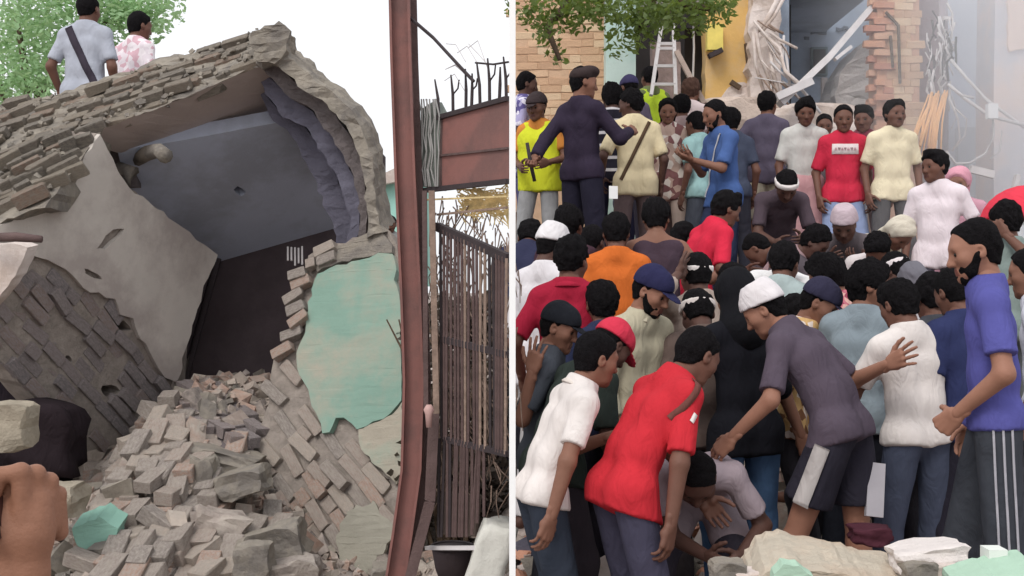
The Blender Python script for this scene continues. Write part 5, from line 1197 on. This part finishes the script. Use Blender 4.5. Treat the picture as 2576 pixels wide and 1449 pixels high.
person('man in a bright orange t-shirt seen from behind', 1550, 588, 7.75, yaw=-4, lean=8, hpitch=16, skin=2, shirt=(210, 110, 50), sleeve=.9, pants=(70, 62, 66), top='short', w=1.04)
person('man in a dark tank top with bare shoulders', 1650, 552, 7.95, yaw=-6, lean=10, hpitch=20, skin=1, shirt=(72, 58, 68), sleeve=0, pants=(60, 56, 66), top='bushy', L=(.28, .12, -.2), Rr=(.22, .2, -.16), w=1.05)
person('man with a white headband and grey-beige shirt raising his arm', 1752, 694, 6.9, yaw=10, lean=8, hpitch=18, skin=3, shirt=(172, 156, 146), sleeve=1.6, pants=(80, 72, 72), top='band', topc=WH, L=('p', 1706, 690, -.16), hands=('open', 'relaxed'))
person('man in brown with a pale headband bowed before the raised arm', 1756, 790, 6.35, yaw=6, lean=18, hpitch=40, skin=3, shirt=(112, 96, 90), sleeve=1.6, pants=(60, 54, 56), top='band', topc=(214, 204, 200))
person('young man in a bright red shirt stooping at the middle of the heap', 1826, 528, 8.35, yaw=-66, lean=26, hyaw=-75, hpitch=22, skin=2, shirt=(212, 48, 72), sleeve=.95, pants=(150, 40, 56), top='short', Rr=('p', 1822, 690, -.1), L=(.02, .38, -.25))
person('man in a pale grey green shirt bent behind the white skullcap', 1972, 664, 7.2, yaw=-28, lean=16, hpitch=26, skin=2, shirt=(172, 186, 186), pants=(80, 80, 86), top='short')
person('man in a white shirt bent over with his back up', 1850, 708, 7.65, yaw=52, lean=78, hpitch=60, skin=2, shirt=(232, 230, 230), sleeve=.9, hem=.16, pants=(90, 88, 92), top='crop')
person('bushy-haired man in a pink print shirt', 2080, 698, 7.0, yaw=62, lean=12, hyaw=70, hpitch=24, skin=1, smat=print_cloth('pink_print', lin(190, 110, 124), lin(214, 170, 160), lin(150, 70, 90), 26), pants=(70, 64, 70), top='bushy')
person('man in a navy cap and brown patterned shirt', 2062, 764, 6.4, yaw=-115, lean=12, hyaw=-115, hpitch=30, skin=1, smat=print_cloth('brown_print', lin(120, 84, 62), lin(196, 160, 110), lin(214, 200, 190), 22), pants=(56, 54, 60), top='cap', topc=(52, 50, 70))
person('man in a pale shirt with face hidden behind the patterned shirt', 2006, 800, 6.75, yaw=30, lean=30, hpitch=44, skin=1, shirt=(226, 220, 226), pants=(80, 78, 84), top='short')
person('young man in a grey-blue shirt looking to the right', 2186, 722, 6.25, yaw=-30, lean=8, hyaw=-98, hpitch=8, skin=1, shirt=(138, 150, 158), sleeve=.9, hem=.16, pants=(40, 42, 50), top='bushy', L=(.1, .2, -.45))
person('man in a charcoal shirt behind the off-white t-shirt', 2342, 752, 6.5, yaw=12, lean=8, hpitch=18, skin=2, shirt=(68, 70, 76), pants=(50, 48, 54), top='short')
person('man in dark navy standing between the jeans and the track pants', 2400, 738, 5.7, yaw=20, lean=10, hpitch=24, skin=2, shirt=(48, 54, 90), pants=(44, 42, 52), top='short', s=.95)
person('grey-haired man bowed behind the off-white t-shirt', 2300, 712, 7.2, yaw=20, lean=24, hpitch=40, skin=2, shirt=(196, 190, 194), pants=(70, 68, 74), top='crop', topc=(112, 110, 118))
person('man in white bowed with a pale head cloth', 2256, 684, 7.7, yaw=30, lean=34, hpitch=45, skin=3, shirt=(228, 220, 224), pants=(120, 110, 116), top='band', topc=(224, 214, 216))
person('man in a pale shirt bending towards the camera on the heap', 2207, 630, 8.3, yaw=165, lean=52, hpitch=55, skin=2, shirt=(220, 210, 210), pants=(110, 104, 108), top='short')
person('man in a pinkish skullcap crouching over the heap', 2124, 566, 8.85, yaw=160, lean=42, hpitch=36, skin=3, shirt=(104, 96, 100), sleeve=.7, pants=(96, 88, 92), top='kufi', topc=(196, 178, 186), L=('p', 2160, 660, -.2), Rr=('p', 2085, 660, -.2))
person('person in beige bent low beside the white t-shirt', 2262, 588, 8.9, yaw=-150, lean=62, hpitch=55, skin=2, shirt=(206, 196, 176), sleeve=1.7, hem=.3, pants=(196, 188, 170), top='cloth', topc=(212, 204, 188))
person('man with a white head cloth bending with arms hanging', 1978, 468, 9.5, yaw=178, lean=50, hpitch=50, skin=3, shirt=(84, 72, 80), sleeve=.8, pants=(78, 66, 70), top='band', topc=WH, L=('p', 2020, 600, -.1), Rr=('p', 1950, 610, -.1))
person('man in a white t-shirt and dark trousers turning to the side', 2352, 420, 9.2, yaw=150, lean=3, hyaw=112, hpitch=6, skin=2, shirt=(236, 224, 230), sleeve=.75, hem=.2, pants=(88, 84, 96), top='short', L=(.1, .1, -.45), w=1.05)
person('person with a pink head cloth behind the white t-shirt', 2410, 462, 9.8, yaw=150, lean=6, skin=1, shirt=(200, 150, 166), sleeve=1.7, pants=(110, 100, 110), top='cloth', topc=(222, 160, 176))
person('person in a grey-green shirt standing under the red umbrella', 2528, 560, 7.6, yaw=20, lean=5, skin=2, shirt=(136, 150, 146), sleeve=.8, pants=(110, 114, 116), top='short', Rr=('p', 2530, 590, -.15), hands=('relaxed', 'fist'))
person('man in a pale shirt cut by the edge behind the man in blue', 2592, 688, 5.9, yaw=60, lean=4, skin=1, shirt=(220, 220, 232), sleeve=.8, hem=.2, pants=(98, 100, 108), top='short')
person('man in a maroon shirt between the orange shirt and the beige shirt', 1490, 612, 8.6, yaw=-30, lean=14, hpitch=20, skin=3, shirt=(92, 50, 62), pants=(50, 44, 50), top='short')
person('boy with brown hair bowed beside the bright red shirt', 1716, 602, 8.6, yaw=-50, lean=34, hpitch=40, skin=3, shirt=(104, 84, 84), pants=(70, 62, 66), top='short', s=.94)
person('man in dark grey bending low below the khaki shorts', 1906, 628, 8.9, yaw=60, lean=58, hpitch=55, skin=2, shirt=(92, 84, 90), pants=(66, 60, 66), top='crop', L=('p', 1880, 720, -.2), Rr=('p', 1930, 720, .1))
person('man in dusty pink squatting below the light jeans', 2050, 612, 8.7, yaw=-120, lean=44, hpitch=40, skin=3, shirt=(176, 146, 150), sleeve=.8, pants=(90, 80, 84), top='short', L=('p', 2080, 690, -.1), Rr=('p', 2040, 700, -.2))
# ---- the row on top of the heap
person('person in a purple print shirt beside the white divider', 1326, 214, 11.2, yaw=-88, lean=3, skin=3, smat=print_cloth('purple_print', lin(96, 88, 140), lin(170, 164, 200), lin(214, 210, 224), 18), sleeve=.9, hem=.5, pants=(96, 92, 130), top='short', w=.8, s=.95)
def vest(col):
    def f(J):
        s = J['s']; G = Field(); o = .030
        for k in (-1, 1):
            G.cone(J['pel'] - J['up'] * .10 * s + J['rp'] * k * .075 * s, J['che'] + J['rc'] * k * .07 * s, (.102 + o) * s, (.102 + o) * s, .04, (tuple(J['fp']), .9), [(tuple(J['pel'] - J['up'] * .10 * s), tuple(-J['up']))])
            G.cone(J['che'] + J['rc'] * k * .07 * s, J['che'] + J['uc'] * .12 * s + J['rc'] * k * .085 * s, (.100 + o) * s, (.052 + o) * s, .04, (tuple(J['fc']), .86), [(tuple(J['neb'] + J['uc'] * .01 * s), tuple(J['uc']))])
        V, Q = G.mesh(.018, folds(5, .008)); o_ = bpy.data.objects.new('vest', raw_mesh('vest', V - np.array(J['loc']), Q, fabric(*col), True)); o_.parent = J['body']; COL.objects.link(o_); ORIG[o_.name] = Matrix.Translation(J['loc'])
        J2 = dict(J); J2['shirt'] = o_; J['vest'] = o_
    return f
person('man in a neon yellow vest with an orange shirt under it', 1350, 270, 10.9, yaw=160, lean=3, hyaw=150, hpitch=14, skin=2, shirt=(214, 140, 70), sleeve=.7, hem=.08, pants=(158, 158, 160), top='cap', topc=(70, 60, 62), L=(.0, .22, -.32), Rr=(-.05, .22, -.35), w=.98, extra=vest((220, 226, 60)))
j = person('officer in a black uniform and beret holding a baton', 1468, 210, 9.6, yaw=-46, lean=-2, hyaw=-80, hpitch=6, skin=1, shirt=(54, 46, 62), sleeve=1.9, hem=.12, pants=(42, 40, 54), top='beret', topc=(62, 52, 52), L=('p', 1345, 398, -.18), Rr=('p', 1586, 330, .1), hands=('fist', 'relaxed'), w=1.0, s=1.06)
mb = MB(); q = j['wri'][-1] + (j['wri'][-1] - j['elb'][-1]).normalized() * .085; mb.tube([q + Vector((-.03, -.02, .17)), q, q + Vector((.03, .02, -.13))], [.014, .016, .014], 8); tag(mb.build('baton', MATS['dark_iron'], None, True), 'short black baton held in the hand of the officer', 'baton')
person('man in a black shirt with white stripes behind the officer', 1540, 248, 10.7, yaw=-6, lean=4, skin=3, smat=stripes('bw_stripes', lin(36, 34, 44), lin(190, 186, 190), 9.0, .24), sleeve=.9, hem=.16, pants=(46, 44, 66), top='bushy')
person('man in a beige shirt with a dark strap across his back', 1587, 264, 10.2, yaw=8, lean=4, hyaw=62, hpitch=10, skin=3, shirt=(222, 206, 170), sleeve=.85, hem=.22, pants=(104, 88, 88), top='short', L=(.1, .12, -.42), w=1.06, extra=strap((88, 70, 56), .03, 1))
person('rescue worker in a lime green vest below the ladder', 1634, 198, 12.4, yaw=20, lean=4, skin=2, shirt=(120, 130, 90), pants=(90, 90, 90), top='short', extra=vest((204, 232, 70)), s=.95)
person('person in a purple-navy cap in front of the ladder', 1582, 222, 12.1, yaw=30, lean=4, skin=2, shirt=(110, 100, 120), pants=(80, 76, 90), top='cap', topc=(70, 66, 100), s=.95)
person('woman in a brown and white floral dress', 1680, 282, 11.0, yaw=172, lean=4, hpitch=12, skin=1, smat=print_cloth('floral', lin(196, 168, 156), lin(132, 92, 92), lin(226, 214, 206), 16), sleeve=.9, hem=.4, pants=(200, 180, 170), pmat=None, top='long', s=.93)
person('person in a dusty pink shirt beside the floral dress', 1714, 272, 11.5, yaw=10, lean=4, skin=2, shirt=(168, 146, 146), pants=(120, 104, 104), top='short', s=.97)
person('person in pale pink with brown hair by the strut', 1738, 232, 12.0, yaw=-20, lean=4, skin=1, shirt=(236, 216, 216), pants=(190, 170, 170), top='short', topc=(84, 62, 54))
person('person in a pale teal shirt behind the blue t-shirt', 1750, 314, 10.9, yaw=40, lean=6, skin=2, shirt=(156, 192, 192), pants=(80, 84, 94), top='short', s=.93)
person('bearded man in a blue t-shirt holding his hands out', 1798, 290, 9.95, yaw=112, lean=6, hyaw=105, hpitch=14, skin=1, shirt=(76, 102, 156), sleeve=.85, hem=.2, pants=(52, 58, 82), top='short', beard=True, L=('p', 1742, 402, -.15), Rr=('p', 1735, 398, .1), extra=strap((206, 206, 214), .018, -1, False))
person('dark-haired man behind the blue t-shirt', 1838, 308, 11.0, yaw=0, lean=4, skin=2, shirt=(72, 78, 96), pants=(60, 60, 70), top='bushy', s=.95)
person('man in a grey shirt and khaki shorts seen from behind', 1930, 264, 11.6, yaw=-14, lean=3, hyaw=-30, hpitch=6, skin=1, shirt=(100, 92, 110), sleeve=.8, hem=.2, legs='shorts', pants=(188, 180, 162), baggy=1.8, top='short', L=(.22, -.02, -.42), step=.08)
person('bushy-haired man in a pale grey t-shirt and pink wrap', 2026, 284, 11.0, yaw=174, lean=6, hpitch=16, skin=2, shirt=(212, 210, 206), sleeve=.85, hem=.14, legs='skirt', pants=(206, 160, 164), top='bushy')
person('person glimpsed behind the red shirt on the heap', 2074, 318, 11.7, yaw=170, lean=4, skin=2, shirt=(120, 110, 116), pants=(90, 86, 94), top='short', s=.93)
def box_logo(J):
    o = badge('box_logo', .235, .095, .0, .035, (230, 216, 216))(J)
    s = J['s']; d = J['fc']; r = random.Random(4)
    for k, x in enumerate(np.linspace(-.085, .085, 7)):      # the worn lettering: short unreadable strokes
        c = J['che'] + J['uc'] * .035 * s + J['rc'] * x; A = [c + d * .35 + J['rc'] * (-.008 + .004 * t) + J['uc'] * (.012 * (1 if (k + t) % 2 else -1)) for t in range(5)]
        ribbon('lettering', J['shirt'], A, [a - d * .35 for a in A], .010, fabric(176, 140, 146), J['body'], J['loc'], off=.009, th=.002, n=4)
person('man in a red t-shirt with a white box logo and light jeans', 2122, 300, 10.75, yaw=178, lean=2, hyaw=170, hpitch=10, skin=2, shirt=(206, 52, 76), sleeve=.9, hem=.16, pants=(146, 160, 196), top='short', w=1.02, extra=box_logo)
person('man in a maroon shirt beside the red box logo shirt', 2173, 300, 11.25, yaw=176, lean=3, hyaw=150, hpitch=12, skin=2, shirt=(132, 62, 78), sleeve=.9, pants=(150, 130, 130), top='short')
person('man in a cream t-shirt standing before the brick column', 2250, 288, 10.6, yaw=178, lean=2, hyaw=-165, hpitch=4, skin=2, shirt=(232, 220, 190), sleeve=.8, hem=.18, pants=(92, 90, 92), top='short', w=1.02)
# ---- two men behind the toppled wall, one peeping past it
person('man in a grey shirt with a dark rifle strap behind the toppled wall', 222, 26, 9.6, yaw=-6, lean=3, hyaw=-10, skin=2, shirt=(176, 180, 192), sleeve=.8, pants=(70, 70, 80), top='crop', L=(.06, .05, -.48), group='people by the ruin', w=1.08, floor=2.33, extra=strap((66, 60, 70), .06, -1))
person('man in a white printed shirt beside the grey shirt on the wall', 352, 68, 10.2, yaw=-30, lean=6, hyaw=-50, skin=2, smat=print_cloth('white_print', lin(226, 218, 222), lin(216, 206, 212), lin(206, 170, 180), 22), sleeve=.8, pants=(120, 120, 126), top='short', group='people by the ruin', s=.98, floor=2.33)
person('dark-haired person peeping out between the ruin and the gate post', 982, 566, 12.0, yaw=180, lean=0, skin=2, shirt=(150, 150, 150), pants=(80, 80, 80), top='short', group='people by the ruin', s=.72)
# ---- the umbrella, the paper
um = empty('umbrella', P(2545, 500, 7.9), 'red umbrella held open above the grey-green shirt', 'umbrella')
c = P(2584, 548, 8.0); V = []; Fq = []; n = 24; rr = .30; rings = 6
for sgn, off in ((1, 0), (-1, -.006)):
    b0 = len(V)
    for i in range(rings + 1):
        t = i / rings
        for k in range(n):
            a = 2 * math.pi * k / n; rad = rr * math.sin(t * 1.35) / math.sin(1.35) * (1 - .05 * (k % 3 == 0) * t); z = .22 * (math.cos(t * 1.35) - math.cos(1.35)) / (1 - math.cos(1.35)) + off
            V.append((c.x + rad * math.cos(a), c.y + rad * math.sin(a), c.z + z))
    for i in range(rings):
        for k in range(n):
            q = (b0 + i * n + k, b0 + i * n + (k + 1) % n, b0 + (i + 1) * n + (k + 1) % n, b0 + (i + 1) * n + k); Fq.append(q if sgn < 0 else q[::-1])
mk('canopy', np.array(V), Fq, fabric(222, 66, 84), um, True)
mb = MB(); mb.tube([c + Vector((0, 0, .25)), c + Vector((0, 0, -.42))], .008, 6); mb.build('shaft', M_iron, um)
for k in range(8):
    a = 2 * math.pi * k / 8; mb = MB(); mb.tube([c + Vector((0, 0, .19)), c + Vector((math.cos(a) * .17, math.sin(a) * .17, .13)), c + Vector((math.cos(a) * .285, math.sin(a) * .285, .0))], .003, 4); mb.build('rib', M_iron, um)
mb = MB(); mb.box(P(1543, 484, 9.35), Vector((.035, .01, 0)), Vector((0, .006, 0)), Vector((0, 0, .05))); tag(mb.build('paper', M_white), 'folded white paper held beside the striped shirt', 'paper')

# ---- the hand that holds a phone, close to the lens
def phone_hand():
    c = P(54, 1272, 1.5); res = .003; f = Field()
    f.cone((-.004, 0, -.34), (0, 0, -.085), .042, .030, .02, ((0, 1, 0), .85)); f.cone((0, 0, -.085), (.004, 0, -.03), .030, .032, .02, ((0, 1, 0), .7))
    f.cone((-.006, 0, -.04), (-.012, .006, .0), .026, .020, .02); f.cone((.012, 0, -.035), (.016, .006, .004), .024, .020, .02)
    # thumb up the lens side of the phone, four fingers round its far side, stepping away from the lens
    for i, (a, ln, rr) in enumerate((((.010, -.012, .010), 1.0, .0112), ((.021, .006, .003), 1.05, .0116), ((.031, .022, -.007), 1.0, .011), ((.037, .036, -.020), .85, .0098))):
        a = Vector(a); b = a + Vector((-.004, -.004, .034 * ln)); d_ = b + Vector((-.024 * ln, -.002, -.004)); e = d_ + Vector((-.008, .0, -.022 * ln))
        f.cone(a - Vector((.004, 0, .02)), b, rr * 1.15, rr, .007); f.cone(b, d_, rr, rr * .93, .004); f.cone(d_, e, rr * .93, rr * .82, .003)
    a = Vector((-.018, -.014, -.035)); b = a + Vector((-.026, -.012, .034)); d_ = b + Vector((.002, .0, .034)); e = d_ + Vector((.010, .004, .020)); f.cone(a, b, .019, .0145, .014); f.cone(b, d_, .0145, .0118, .005); f.cone(d_, e, .0118, .0098, .004)
    V, Q = f.mesh(res)
    o = mk('person', V * 1.02 + np.array(c), Q, mat('skin_warm', lin(138, 97, 77), rough=.55, var=.1, scale=30, bump=.25, bscale=120), None, True); tag(o, 'raised bare forearm and hand of someone holding up a phone', 'person', 'people by the ruin')
    ph_ = empty('phone', c + Vector((-.030, .02, -.01)), 'dark phone gripped in the raised hand', 'phone')
    bm = bmesh.new(); bmesh.ops.create_cube(bm, size=1); bmesh.ops.bevel(bm, geom=list(bm.edges), offset=.12, segments=2, affect='EDGES')
    for v in bm.verts: v.co = Vector((v.co.x * .011, v.co.y * .15, v.co.z * .072))
    MR = Matrix.Translation(c + Vector((-.020, .026, -.008))) @ Matrix.Rotation(-.2, 4, 'Y')
    me = bpy.data.meshes.new('case'); bm.to_mesh(me); bm.free(); me.materials.append(mat('phone_case', lin(58, 34, 34), rough=.35)); pc = bpy.data.objects.new('case', me); place(pc, MR, ph_)
    mb = MB(); mb.box(Vector((0, 0, 0)), Vector((.0008, 0, 0)), Vector((0, .068, 0)), Vector((0, 0, .032))); s_ = mb.build('screen', mat('phone_glass', lin(20, 20, 24), rough=.1, spec=.6), ph_); s_.matrix_basis = MR @ Matrix.Translation((-.0058, 0, 0))
phone_hand()
